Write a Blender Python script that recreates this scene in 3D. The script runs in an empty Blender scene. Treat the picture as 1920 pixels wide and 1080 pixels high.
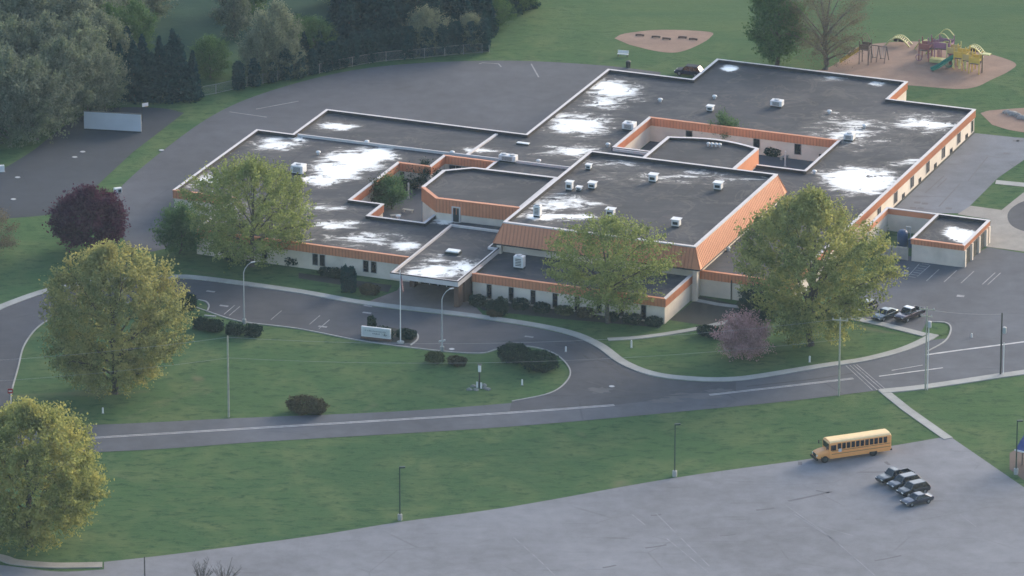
import bpy, bmesh, math, random
import numpy as np
from mathutils import Vector, Matrix
from mathutils.geometry import tessellate_polygon
from mathutils import noise as mnoise

S = bpy.context.scene
COL = S.collection
random.seed(7)
RNG = np.random.default_rng(11)
R = math.radians

# ------------------------------------------------------------------ camera
F, PITCH, DIST = 12700.0, math.atan(4520 / 12700.0), 1041.0
CT, ST = math.cos(PITCH), math.sin(PITCH)
CAMP = Vector((0, -DIST * CT, DIST * ST))
cd = bpy.data.cameras.new("camera")
cam = bpy.data.objects.new("camera", cd)
COL.objects.link(cam)
cam.location = CAMP
cam.rotation_euler = (R(90) - PITCH, 0, 0)
cd.sensor_width = 36
cd.lens = 36 * F / 1920
cd.clip_start = 10
cd.clip_end = 20000
S.camera = cam

# ------------------------------------------------------------------ world, sun, exposure
SUN_EL, SUN_AZ = R(18), R(42)          # azimuth clockwise from +Y (away from the camera)
w = bpy.data.worlds.new("World")
S.world = w
w.use_nodes = True
nt = w.node_tree
bg = nt.nodes["Background"]
sky = nt.nodes.new("ShaderNodeTexSky")
sky.sky_type = 'NISHITA'
sky.sun_disc = False
sky.sun_elevation = SUN_EL
sky.sun_rotation = SUN_AZ
sky.air_density = 1.0
sky.dust_density = 2.6
sky.ozone_density = 1.4
nt.links.new(sky.outputs[0], bg.inputs[0])
bg.inputs[1].default_value = 0.12
sd = bpy.data.lights.new("sun", 'SUN')
sd.energy = 0.9
sd.angle = R(20)
sd.color = (1.0, 0.86, 0.72)
sun = bpy.data.objects.new("sun", sd)
COL.objects.link(sun)
sdir = Vector((math.sin(SUN_AZ) * math.cos(SUN_EL), math.cos(SUN_AZ) * math.cos(SUN_EL), math.sin(SUN_EL)))
sun.rotation_euler = sdir.to_track_quat('Z', 'Y').to_euler()
sun.location = (200, 200, 300)
S.view_settings.view_transform = 'Standard'
S.view_settings.look = 'None'
S.view_settings.exposure = 1.65
S.view_settings.gamma = 1
S.cycles.max_bounces = 6
S.cycles.volume_bounces = 0
S.cycles.filter_width = 1.55

# ------------------------------------------------------------------ placing helpers
def G(px, py, z=0.0):
    """the point of the level plane z seen at this place in the aerial view"""
    u = (px - 960) / F
    v = (540 - py) / F
    d = Vector((u, CT + v * ST, -ST + v * CT))
    k = (z - CAMP.z) / d.z
    p = CAMP + d * k
    return Vector((p.x, p.y, z))

def G2(px, py, z=0.0):
    p = G(px, py, z)
    return (p.x, p.y)

TH = math.atan(5358 / (12700 / CT))
AX = Vector((math.cos(TH), -math.sin(TH)))
BX = Vector((math.sin(TH), math.cos(TH)))
def W(a, b):
    """school grid (a along the front, b towards the playground) to world"""
    p = AX * a + BX * b
    return (p.x, p.y)

def spline(pts, n=8, closed=False):
    P = [Vector(p) for p in pts]
    out = []
    N = len(P)
    rng = range(N) if closed else range(N - 1)
    for i in rng:
        p1, p2 = P[i], P[(i + 1) % N]
        p0 = P[i - 1] if (i > 0 or closed) else p1 * 2 - p2
        p3 = P[(i + 2) % N] if (i + 2 < N or closed) else p2 * 2 - p1
        for k in range(n):
            t = k / n
            out.append(0.5 * ((2 * p1) + (p2 - p0) * t + (2 * p0 - 5 * p1 + 4 * p2 - p3) * t * t + (3 * p1 - p0 - 3 * p2 + p3) * t ** 3))
    if not closed:
        out.append(P[-1])
    return [(p.x, p.y) for p in out]

def gl(pts, smooth=True, n=8):
    q = [G2(*p) for p in pts]
    return spline(q, n) if smooth else q

def area(l):
    return 0.5 * sum(l[i][0] * l[(i + 1) % len(l)][1] - l[(i + 1) % len(l)][0] * l[i][1] for i in range(len(l)))

def ccw(l):
    return list(l) if area(l) > 0 else list(reversed(l))

def offset(loop, d):
    """move every edge of a ccw loop outwards by d (mitred)"""
    n = len(loop)
    out = []
    for i in range(n):
        p0, p1, p2 = Vector(loop[i - 1]), Vector(loop[i]), Vector(loop[(i + 1) % n])
        e1 = (p1 - p0).normalized()
        e2 = (p2 - p1).normalized()
        n1 = Vector((e1.y, -e1.x))
        n2 = Vector((e2.y, -e2.x))
        m = (n1 + n2)
        k = max(0.35, 1 + n1.dot(n2))
        q = p1 + m * (d / k)
        out.append((q.x, q.y))
    return out

# ------------------------------------------------------------------ mesh builder
class MB:
    def __init__(s):
        s.v = []
        s.f = []
        s.mi = []
        s.m = 0
    def add(s, vs, fs):
        o = len(s.v)
        s.v += [tuple(p) for p in vs]
        s.f += [tuple(o + i for i in f) for f in fs]
        s.mi += [s.m] * len(fs)
        return s
    def box(s, c, size, rz=0.0, M=None):
        x, y, z = size[0] / 2, size[1] / 2, size[2] / 2
        ca, sa = math.cos(rz), math.sin(rz)
        vs = []
        for dx, dy, dz in ((-x, -y, -z), (x, -y, -z), (x, y, -z), (-x, y, -z), (-x, -y, z), (x, -y, z), (x, y, z), (-x, y, z)):
            vs.append((c[0] + dx * ca - dy * sa, c[1] + dx * sa + dy * ca, c[2] + dz))
        if M is not None:
            vs = [tuple(M @ Vector(p)) for p in vs]
        return s.add(vs, [(3, 2, 1, 0), (4, 5, 6, 7), (0, 1, 5, 4), (1, 2, 6, 5), (2, 3, 7, 6), (3, 0, 4, 7)])
    def tube(s, pts, rad, n=6, cap=True):
        pts = [Vector(p) for p in pts]
        rad = rad if isinstance(rad, (list, tuple)) else [rad] * len(pts)
        o = len(s.v)
        for i, p in enumerate(pts):
            t = (pts[min(i + 1, len(pts) - 1)] - pts[max(i - 1, 0)]).normalized()
            u = t.cross(Vector((0, 0, 1)))
            if u.length < 1e-3:
                u = Vector((1, 0, 0))
            u.normalize()
            v = t.cross(u)
            for k in range(n):
                a = 2 * math.pi * k / n
                s.v.append(tuple(p + (u * math.cos(a) + v * math.sin(a)) * rad[i]))
        fs = []
        for i in range(len(pts) - 1):
            for k in range(n):
                fs.append((o + i * n + k, o + i * n + (k + 1) % n, o + (i + 1) * n + (k + 1) % n, o + (i + 1) * n + k))
        if cap:
            fs.append(tuple(o + k for k in reversed(range(n))))
            fs.append(tuple(o + (len(pts) - 1) * n + k for k in range(n)))
        s.f += fs
        s.mi += [s.m] * len(fs)
        return s
    def poly(s, loop, z, up=True):
        loop = ccw(loop)
        tris = tessellate_polygon([[Vector((p[0], p[1], 0)) for p in loop]])
        fs = []
        for t in tris:
            a = area([loop[i] for i in t])
            fs.append(tuple(t) if (a > 0) == up else tuple(reversed(t)))
        return s.add([(p[0], p[1], z) for p in loop], fs)
    def polyholes(s, outer, holes, z):
        loops = [ccw(outer)] + [list(reversed(ccw(h))) for h in holes]
        flat = [p for l in loops for p in l]
        tris = tessellate_polygon([[Vector((p[0], p[1], 0)) for p in l] for l in loops])
        fs = []
        for t in tris:
            fs.append(tuple(t) if area([flat[i] for i in t]) > 0 else tuple(reversed(t)))
        return s.add([(p[0], p[1], z) for p in flat], fs)
    def ring(s, la, lb, za, zb, flip=False):
        """quads between two loops of the same length"""
        n = len(la)
        vs = [(p[0], p[1], za) for p in la] + [(p[0], p[1], zb) for p in lb]
        fs = [(i, (i + 1) % n, n + (i + 1) % n, n + i) for i in range(n)]
        if flip:
            fs = [tuple(reversed(f)) for f in fs]
        return s.add(vs, fs)
    def prism(s, loop, z0, z1):
        loop = ccw(loop)
        s.poly(loop, z1)
        s.ring(loop, loop, z0, z1)
        return s
    def ribbon(s, pts, width, z0, z1, side=0.0):
        """raised strip along an open line; side moves it to the left (+) or right (-) of it"""
        P = [Vector(p) for p in pts]
        L, Rr = [], []
        for i in range(len(P)):
            t = (P[min(i + 1, len(P) - 1)] - P[max(i - 1, 0)]).normalized()
            n = Vector((-t.y, t.x))
            L.append(P[i] + n * (side + width / 2))
            Rr.append(P[i] + n * (side - width / 2))
        n = len(P)
        vs = [(p.x, p.y, z1) for p in L] + [(p.x, p.y, z1) for p in Rr] + [(p.x, p.y, z0) for p in L] + [(p.x, p.y, z0) for p in Rr]
        fs = []
        for i in range(n - 1):
            fs.append((i, n + i, n + i + 1, i + 1))
            if z1 - z0 > 0.01:
                fs.append((2 * n + i, i, i + 1, 2 * n + i + 1))
                fs.append((n + i, 3 * n + i, 3 * n + i + 1, n + i + 1))
        if z1 - z0 > 0.01:
            fs.append((0, 2 * n, 3 * n, n))
            fs.append((n - 1, 2 * n - 1, 4 * n - 1, 3 * n - 1))
        return s.add(vs, fs)
    def lathe(s, prof, n=12, c=(0, 0, 0)):
        o = len(s.v)
        for r, z in prof:
            for k in range(n):
                a = 2 * math.pi * k / n
                s.v.append((c[0] + r * math.cos(a), c[1] + r * math.sin(a), c[2] + z))
        fs = []
        for i in range(len(prof) - 1):
            for k in range(n):
                fs.append((o + i * n + k, o + i * n + (k + 1) % n, o + (i + 1) * n + (k + 1) % n, o + (i + 1) * n + k))
        fs.append(tuple(o + (len(prof) - 1) * n + k for k in range(n)))
        s.f += fs
        s.mi += [s.m] * len(fs)
        return s
    def xform(s, M):
        s.v = [tuple(M @ Vector(p)) for p in s.v]
        return s
    def build(s, name, mats, parent=None, smooth=False, bevel=0.0):
        me = bpy.data.meshes.new(name)
        me.from_pydata(s.v, [], s.f)
        mats = mats if isinstance(mats, (list, tuple)) else [mats]
        for m in mats:
            me.materials.append(m)
        if len(mats) > 1:
            me.polygons.foreach_set("material_index", s.mi)
        if smooth:
            me.polygons.foreach_set("use_smooth", [True] * len(me.polygons))
        me.update()
        o = bpy.data.objects.new(name, me)
        COL.objects.link(o)
        if parent:
            o.parent = parent
        if bevel:
            b = o.modifiers.new("bevel", 'BEVEL')
            b.width = bevel
            b.segments = 2
            b.limit_method = 'ANGLE'
        return o

def tag(o, label, cat, group=None, kind=None):
    o["label"] = label
    o["category"] = cat
    if group:
        o["group"] = group
    if kind:
        o["kind"] = kind
    return o

def thing(name, label, cat, loc=(0, 0, 0), rz=0.0, group=None):
    o = bpy.data.objects.new(name, None)
    COL.objects.link(o)
    o.location = loc
    o.rotation_euler = (0, 0, rz)
    o.empty_display_size = 0.5
    return tag(o, label, cat, group)

def struct(mb, name, mat, label, cat):
    return tag(mb.build(name, mat), label, cat, kind="structure")

def copy_thing(root, loc, rz, label, group=None, scale=None):
    c = root.copy()
    COL.objects.link(c)
    c.location = loc
    c.rotation_euler = (0, 0, rz)
    if scale:
        c.scale = scale
    c["label"] = label
    if group:
        c["group"] = group
    for ch in root.children:
        d = ch.copy()
        COL.objects.link(d)
        d.parent = c
        for g in ch.children:
            e = g.copy()
            COL.objects.link(e)
            e.parent = d
    return c

# ------------------------------------------------------------------ materials
class N:
    """small node graph writer"""
    def __init__(s, name):
        s.mat = bpy.data.materials.new(name)
        s.mat.use_nodes = True
        s.t = s.mat.node_tree
        s.bsdf = s.t.nodes["Principled BSDF"]
        s.geo = None
        s.tc = None
    def n(s, typ, **kw):
        x = s.t.nodes.new(typ)
        for k, v in kw.items():
            setattr(x, k, v)
        return x
    def put(s, sock, v):
        if isinstance(v, bpy.types.NodeSocket):
            s.t.links.new(v, sock)
        elif v is not None:
            sock.default_value = v
    def pos(s):
        if not s.geo:
            s.geo = s.n("ShaderNodeNewGeometry")
        return s.geo.outputs["Position"]
    def obj(s):
        if not s.tc:
            s.tc = s.n("ShaderNodeTexCoord")
        return s.tc.outputs["Object"]
    def math(s, op, a, b=None, clamp=False):
        x = s.n("ShaderNodeMath", operation=op, use_clamp=clamp)
        s.put(x.inputs[0], a)
        if b is not None:
            s.put(x.inputs[1], b)
        return x.outputs[0]
    def vmath(s, op, a, b=None):
        x = s.n("ShaderNodeVectorMath", operation=op)
        s.put(x.inputs[0], a)
        if b is not None:
            s.put(x.inputs[1], b)
        return x.outputs["Value"] if op in ("LENGTH", "DOT_PRODUCT") else x.outputs[0]
    def mapping(s, v, scale=(1, 1, 1), rot=(0, 0, 0), loc=(0, 0, 0)):
        x = s.n("ShaderNodeMapping")
        s.put(x.inputs[0], v)
        x.inputs[1].default_value = loc
        x.inputs[2].default_value = rot
        x.inputs[3].default_value = scale
        return x.outputs[0]
    def noise(s, v, scale=1.0, detail=4.0, rough=0.55, dist=0.0):
        x = s.n("ShaderNodeTexNoise")
        s.put(x.inputs["Vector"], v)
        x.inputs["Scale"].default_value = scale
        x.inputs["Detail"].default_value = detail
        x.inputs["Roughness"].default_value = rough
        x.inputs["Distortion"].default_value = dist
        return x.outputs[0]
    def ramp(s, f, stops):
        x = s.n("ShaderNodeValToRGB")
        s.put(x.inputs[0], f)
        el = x.color_ramp.elements
        while len(el) < len(stops):
            el.new(0.5)
        for e, (p, c) in zip(el, stops):
            e.position = p
            e.color = (*c, 1) if len(c) == 3 else c
        return x.outputs[0]
    def rng(s, f, a, b, c=0.0, d=1.0, smooth=True):
        x = s.n("ShaderNodeMapRange")
        if smooth:
            x.interpolation_type = 'SMOOTHSTEP'
        s.put(x.inputs[0], f)
        for i, v in enumerate((a, b, c, d)):
            x.inputs[i + 1].default_value = v
        return x.outputs[0]
    def mix(s, f, a, b, mode='MIX'):
        x = s.n("ShaderNodeMix", data_type='RGBA', blend_type=mode)
        s.put(x.inputs[0], f)
        s.put(x.inputs[6], a if isinstance(a, bpy.types.NodeSocket) else (*a, 1))
        s.put(x.inputs[7], b if isinstance(b, bpy.types.NodeSocket) else (*b, 1))
        return x.outputs[2]
    def out(s, color=None, rough=None, spec=None, metal=None, bump=None, bump_h=0.02):
        s.put(s.bsdf.inputs["Base Color"], color if isinstance(color, bpy.types.NodeSocket) or color is None else (*color, 1))
        if rough is not None:
            s.put(s.bsdf.inputs["Roughness"], rough)
        if spec is not None:
            s.put(s.bsdf.inputs["Specular IOR Level"], spec)
        if metal is not None:
            s.put(s.bsdf.inputs["Metallic"], metal)
        if bump is not None:
            b = s.n("ShaderNodeBump")
            b.inputs["Distance"].default_value = bump_h
            b.inputs["Strength"].default_value = 0.6
            s.put(b.inputs["Height"], bump)
            s.t.links.new(b.outputs[0], s.bsdf.inputs["Normal"])
        return s.mat

def plain(name, c, rough=0.6, spec=0.3, metal=0.0, var=0.12, scale=1.5, coat=0.0):
    g = N(name)
    f = g.noise(g.obj(), scale, 5)
    lo = tuple(x * (1 - var) for x in c)
    hi = tuple(min(1, x * (1 + var)) for x in c)
    m = g.out(g.ramp(f, [(0.3, lo), (0.7, hi)]), rough, spec, metal)
    if coat:
        g.bsdf.inputs["Coat Weight"].default_value = coat
        g.bsdf.inputs["Coat Roughness"].default_value = 0.06
    return m

def grass_mat():
    g = N("grass")
    p = g.pos()
    big = g.noise(p, 0.018, 4, 0.5)
    mid = g.noise(p, 0.11, 5, 0.6, 0.4)
    fine = g.noise(g.mapping(p, (0.45, 1.0, 1.0), rot=(0, 0, 0.15)), 0.85, 8, 0.78, 0.5)
    tiny = g.noise(p, 3.5, 3, 0.7)
    c = g.ramp(big, [(0.35, (0.046, 0.104, 0.044)), (0.65, (0.068, 0.130, 0.049))])
    c = g.mix(g.math('MULTIPLY', g.rng(mid, 0.40, 0.70), 0.85), c, (0.112, 0.152, 0.064))
    c = g.mix(g.math('MULTIPLY', g.rng(fine, 0.49, 0.63), 0.85), c, (0.020, 0.060, 0.026))
    c = g.mix(g.math('MULTIPLY', g.rng(tiny, 0.42, 0.70), 0.45), c, (0.085, 0.130, 0.060))
    bare = g.noise(p, 0.05, 3, 0.7, 1.0)
    c = g.mix(g.math('MULTIPLY', g.rng(bare, 0.63, 0.78), 0.65), c, (0.17, 0.155, 0.095))
    far = g.n("ShaderNodeSeparateXYZ")
    g.put(far.inputs[0], p)
    # the far playing field is mown shorter and yellower
    ff = g.math('MULTIPLY', g.rng(far.outputs[1], 70, 170), g.rng(far.outputs[0], -10, 30))
    band = g.noise(g.mapping(p, (0.02, 0.10, 1), rot=(0, 0, 0.12)), 1.0, 3)
    c = g.mix(ff, c, g.ramp(band, [(0.35, (0.058, 0.115, 0.055)), (0.65, (0.088, 0.135, 0.058))]))
    # the unmown meadow beyond the fence grows darker and bluer
    md = g.math('MULTIPLY', g.rng(g.math('SUBTRACT', far.outputs[1], g.math('MULTIPLY', far.outputs[0], 0.25)), 118, 140), g.rng(far.outputs[0], 6, -14))
    c = g.mix(md, c, g.ramp(mid, [(0.35, (0.018, 0.052, 0.040)), (0.7, (0.034, 0.075, 0.050))]))
    return g.out(c, 0.95, 0.05, bump=fine, bump_h=0.25)

def asphalt_mat(name, base, crack=0.5, streak=0.0, tint=(1, 1, 1)):
    g = N(name)
    p = g.pos()
    a = g.noise(p, 0.035, 4, 0.6, 0.3)
    b = g.noise(p, 0.35, 5, 0.65)
    t = g.noise(p, 9.0, 3, 0.8)
    v = g.math('ADD', g.math('MULTIPLY', a, 0.45), g.math('MULTIPLY', b, 0.3))
    v = g.math('ADD', v, g.math('MULTIPLY', t, 0.18))
    lo = tuple(base * 0.72 * k for k in tint)
    hi = tuple(base * 1.30 * k for k in tint)
    c = g.ramp(v, [(0.34, lo), (0.60, hi)])
    x = g.n("ShaderNodeTexVoronoi", feature='DISTANCE_TO_EDGE')
    g.put(x.inputs["Vector"], g.mapping(p, (0.05, 0.085, 1), rot=(0, 0, 0.36)))
    x.inputs["Scale"].default_value = 1.0
    cr = g.rng(x.outputs["Distance"], 0.0, 0.010, 1, 0)
    brk = g.rng(g.noise(p, 0.08, 2), 0.48, 0.62)
    c = g.mix(g.math('MULTIPLY', g.math('MULTIPLY', cr, brk), crack), c, tuple(k * 0.45 for k in lo))
    if streak:
        s1 = g.noise(g.mapping(p, (0.10, 1.1, 1), rot=(0, 0, -0.36)), 0.6, 4, 0.6)
        c = g.mix(g.math('MULTIPLY', g.rng(s1, 0.62, 0.72), streak), c, tuple(k * 0.5 for k in lo))
        s2 = g.noise(g.mapping(p, (1.0, 0.06, 1), rot=(0, 0, -0.36)), 0.8, 3, 0.5)
        c = g.mix(g.math('MULTIPLY', g.rng(s2, 0.60, 0.74), streak * 0.12), c, tuple(min(1, k * 1.35) for k in hi))
    return g.out(c, 0.85, 0.25, bump=t, bump_h=0.01)

def concrete_mat(name, c, joint=1.5):
    g = N(name)
    p = g.pos()
    a = g.noise(p, 0.3, 5, 0.65)
    t = g.noise(p, 5.0, 3)
    col = g.ramp(g.math('ADD', g.math('MULTIPLY', a, 0.7), g.math('MULTIPLY', t, 0.3)),
                 [(0.35, tuple(x * 0.8 for x in c)), (0.65, tuple(x * 1.12 for x in c))])
    return g.out(col, 0.85, 0.2)

def roof_mat(name, patches, base=0.062):
    """built-up roof with standing water in its dips, the sky glint on it painted near-white; patches: x, y, rx, ry, turn, strength"""
    g = N(name)
    p = g.pos()
    a = g.noise(p, 0.09, 5, 0.6, 0.5)
    b = g.noise(p, 0.9, 4, 0.6)
    st = g.noise(g.mapping(p, (0.25, 1.2, 1), rot=(0, 0, 0.37)), 0.35, 4, 0.65)
    v = g.math('ADD', g.math('MULTIPLY', a, 0.45), g.math('ADD', g.math('MULTIPLY', b, 0.2), g.math('MULTIPLY', st, 0.35)))
    c = g.ramp(v, [(0.36, (base * 0.64, base * 0.70, base * 0.86)), (0.5, (base * 0.96, base, base * 1.22)), (0.66, (base * 1.8, base * 1.75, base * 1.85))])
    # lapped seams of the membrane and old dirt rings where water has dried
    rot = g.mapping(p, (1, 1, 1), rot=(0, 0, TH))
    sx = g.n("ShaderNodeSeparateXYZ")
    g.put(sx.inputs[0], rot)
    wv = g.math('MULTIPLY', g.math('SUBTRACT', g.noise(p, 0.15, 2), 0.5), 0.25)
    seam = g.math('LESS_THAN', g.math('FRACT', g.math('MULTIPLY', g.math('ADD', sx.outputs[1], wv), 0.22)), 0.035)
    seam2 = g.math('LESS_THAN', g.math('FRACT', g.math('MULTIPLY', g.math('ADD', sx.outputs[0], wv), 0.058)), 0.010)
    c = g.mix(g.math('MULTIPLY', g.math('MAXIMUM', seam, seam2), 0.30), c, (base * 0.45, base * 0.44, base * 0.5))
    rg = g.noise(p, 0.13, 4, 0.6, 1.2)
    ringm = g.math('SUBTRACT', 1.0, g.rng(g.math('ABSOLUTE', g.math('SUBTRACT', rg, 0.58)), 0.0, 0.035))
    c = g.mix(g.math('MULTIPLY', ringm, 0.30), c, (0.15, 0.135, 0.12))
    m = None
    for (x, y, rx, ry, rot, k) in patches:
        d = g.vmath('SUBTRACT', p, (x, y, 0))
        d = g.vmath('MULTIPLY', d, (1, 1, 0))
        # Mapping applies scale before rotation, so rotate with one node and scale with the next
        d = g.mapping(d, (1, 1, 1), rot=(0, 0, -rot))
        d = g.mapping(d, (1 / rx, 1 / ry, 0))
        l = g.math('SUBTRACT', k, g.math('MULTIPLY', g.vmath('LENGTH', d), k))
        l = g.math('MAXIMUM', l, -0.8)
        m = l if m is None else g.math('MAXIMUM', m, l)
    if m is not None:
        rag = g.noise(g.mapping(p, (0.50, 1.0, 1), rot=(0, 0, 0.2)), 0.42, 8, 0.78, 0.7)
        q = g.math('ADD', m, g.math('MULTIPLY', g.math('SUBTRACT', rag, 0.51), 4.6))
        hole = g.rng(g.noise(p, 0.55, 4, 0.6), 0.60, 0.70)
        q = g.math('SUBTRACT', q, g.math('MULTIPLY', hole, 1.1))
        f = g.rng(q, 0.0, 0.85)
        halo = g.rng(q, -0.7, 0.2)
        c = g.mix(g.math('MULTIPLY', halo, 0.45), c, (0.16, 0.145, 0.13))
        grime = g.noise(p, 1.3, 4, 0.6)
        c = g.mix(f, c, g.ramp(grime, [(0.30, (0.80, 0.77, 0.70)), (0.5, (0.95, 0.93, 0.88))]))  # bright sky mirrored in the puddles, painted into the base colour
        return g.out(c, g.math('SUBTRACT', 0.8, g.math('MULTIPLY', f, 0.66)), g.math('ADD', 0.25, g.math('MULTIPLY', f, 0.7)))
    return g.out(c, 0.8, 0.25)

def foliage_mat(name, dark, light, tip=None, transl=0.35, warm=None):
    g = N(name)
    g.pos()
    isl = g.geo.outputs["Random Per Island"]
    o = g.obj()
    n1 = g.noise(o, 0.28, 3, 0.6)
    n2 = g.noise(o, 1.4, 3, 0.6)
    v = g.math('ADD', g.math('MULTIPLY', n1, 0.55), g.math('ADD', g.math('MULTIPLY', n2, 0.25), g.math('MULTIPLY', isl, 0.30)))
    c = g.ramp(v, [(0.34, dark), (0.74, light)])
    if tip:
        c = g.mix(g.rng(g.noise(o, 0.16, 2), 0.45, 0.62, 0, 0.8), c, tip)
    d = g.n("ShaderNodeBsdfDiffuse")
    t = g.n("ShaderNodeBsdfTranslucent")
    g.put(d.inputs[0], c)
    g.put(t.inputs[0], c)
    mx = g.n("ShaderNodeMixShader")
    mx.inputs[0].default_value = transl
    g.t.links.new(d.outputs[0], mx.inputs[1])
    g.t.links.new(t.outputs[0], mx.inputs[2])
    g.t.links.new(mx.outputs[0], g.t.nodes["Material Output"].inputs[0])
    g.t.nodes.remove(g.bsdf)
    return g.mat

M = {}
M['grass'] = grass_mat()
M['asphalt_lot'] = asphalt_mat('asphalt_front_lot', 0.184, 0.25, 0.40, (0.97, 1.0, 1.10))
M['asphalt_road'] = asphalt_mat('asphalt_road', 0.100, 0.35, 0.35, (0.92, 0.99, 1.17))
M['asphalt_drive'] = asphalt_mat('asphalt_drive', 0.072, 0.45, 0.4, (0.95, 0.99, 1.17))
M['asphalt_back'] = asphalt_mat('asphalt_back', 0.084, 0.2, 0.2, (0.93, 0.99, 1.18))
M['asphalt_side'] = asphalt_mat('asphalt_side', 0.155, 0.4, 0.35, (0.92, 1.0, 1.15))
M['asphalt_low'] = asphalt_mat('asphalt_low', 0.044, 0.2, 0.1, (0.82, 1.0, 1.32))
M['walk'] = concrete_mat('concrete_walk', (0.36, 0.36, 0.34))
M['walk_tan'] = concrete_mat('concrete_tan', (0.30, 0.28, 0.25))
M['kerb'] = concrete_mat('concrete_kerb', (0.34, 0.34, 0.33))
M['plaza'] = concrete_mat('brick_plaza', (0.20, 0.165, 0.15))
M['paint'] = plain('white_paint', (0.50, 0.50, 0.50), 0.7, 0.3, var=0.25, scale=0.8)
M['paint_worn'] = plain('worn_paint', (0.28, 0.28, 0.29), 0.8, 0.2, var=0.35, scale=0.8)
M['paint_faint'] = plain('faint_paint', (0.225, 0.23, 0.245), 0.85, 0.2, var=0.25, scale=0.5)
M['tar'] = plain('tar_seal', (0.095, 0.097, 0.112), 0.6, 0.3)
M['mulch'] = concrete_mat('wood_mulch', (0.26, 0.175, 0.135))
M['mulch_dark'] = concrete_mat('dark_mulch', (0.13, 0.10, 0.088))
M['soil'] = concrete_mat('planting_bed', (0.048, 0.048, 0.042))
M['wall'] = plain('cream_wall_panel', (0.70, 0.61, 0.52), 0.85, 0.2, var=0.13, scale=0.35)
M['orange'] = plain('terracotta_metal', (0.64, 0.265, 0.142), 0.55, 0.35, var=0.10, scale=0.4)
M['orange_rib'] = plain('terracotta_seam', (0.49, 0.195, 0.105), 0.55, 0.35, var=0.08)
M['red'] = plain('red_brown_metal', (0.27, 0.085, 0.06), 0.55, 0.35, var=0.10)
M['coping'] = plain('pale_coping', (0.59, 0.55, 0.54), 0.5, 0.4, var=0.08)
M['parapet'] = plain('dark_parapet', (0.045, 0.04, 0.042), 0.8, 0.2)
M['glass'] = plain('dark_glass', (0.012, 0.013, 0.018), 0.12, 0.5, var=0.2)
M['frame'] = plain('window_frame', (0.40, 0.36, 0.33), 0.5, 0.4)
M['brown'] = plain('brown_brick', (0.135, 0.085, 0.065), 0.85, 0.2)
M['white_metal'] = plain('white_painted_metal', (0.70, 0.70, 0.70), 0.45, 0.4, var=0.06)
M['grey_metal'] = plain('galvanised_metal', (0.42, 0.43, 0.44), 0.45, 0.5, var=0.1)
M['dark_metal'] = plain('dark_metal', (0.03, 0.035, 0.035), 0.5, 0.4)
M['green_metal'] = plain('green_lamp_metal', (0.02, 0.05, 0.04), 0.5, 0.4)
M['wood_pole'] = plain('weathered_pole', (0.36, 0.36, 0.29), 0.9, 0.1, var=0.2)
M['wood_dark'] = plain('dark_pole', (0.09, 0.085, 0.08), 0.9, 0.1, var=0.2)
M['bark'] = plain('bark', (0.085, 0.075, 0.065), 0.95, 0.1, var=0.3, scale=3)
M['bark_grey'] = plain('bark_grey', (0.13, 0.12, 0.11), 0.95, 0.1, var=0.3, scale=3)
M['rubber'] = plain('rubber', (0.015, 0.015, 0.016), 0.8, 0.2)
M['rim'] = plain('wheel_rim', (0.20, 0.20, 0.21), 0.35, 0.5)
M['lens'] = plain('lamp_lens', (0.75, 0.75, 0.72), 0.2, 0.5)
M['red_lens'] = plain('red_lens', (0.35, 0.02, 0.02), 0.3, 0.5)
M['bus'] = plain('bus_yellow', (0.86, 0.37, 0.115), 0.4, 0.4, var=0.05, coat=0.4)
M['bus_roof'] = plain('bus_roof', (0.90, 0.64, 0.33), 0.45, 0.4, var=0.05)  # roof yellow lightened, the sky's reflection put into its colour
M['black'] = plain('black_trim', (0.012, 0.012, 0.013), 0.5, 0.4)

# ================================================================== THE SETTING
mb = MB()
mb.add([(-3500, -3200, 0), (3500, -3200, 0), (3500, 4200, 0), (-3500, 4200, 0)], [(0, 1, 2, 3)])
struct(mb, "ground", M['grass'], "green mown grass covering the school grounds and playing field", "grass ground")

def sheet(name, loops, z, mat, label, cat):
    mb = MB()
    for l in loops:
        mb.poly(l, z)
    return struct(mb, name, mat, label, cat)

# front parking lot
lot_edge = gl([(195, 1054), (320, 1040), (580, 1006), (750, 979), (960, 950), (1260, 897), (1510, 862), (1680, 835), (1762, 821)], True, 5)
lot_edge2 = gl([(1783, 820), (1920, 914), (2100, 1040)], False)
lot_left = gl([(-160, 1040), (20, 1062), (110, 1072), (195, 1068)], True, 5)
sheet("parking_lot", [lot_left + lot_edge + lot_edge2 + gl([(2250, 1250), (900, 1420), (-300, 1300)], False)], 0.030, M['asphalt_lot'],
      "large pale grey asphalt parking lot in front, worn and cracked", "parking lot")

# main road
r_up = gl([(-260, 806), (170, 797), (430, 785), (740, 772), (960, 756), (1120, 742), (1290, 724), (1375, 715), (1540, 690), (1650, 672), (1735, 640), (1920, 622), (2150, 590)], True, 6)
r_lo = gl([(-260, 858), (207, 847), (500, 828), (960, 800), (1330, 767), (1500, 750), (1640, 733), (1735, 722), (1920, 698), (2150, 668)], True, 6)
sheet("road", [r_up + r_lo[::-1]], 0.036, M['asphalt_road'], "grey two lane road crossing between the school and the front lot", "road")

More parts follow.
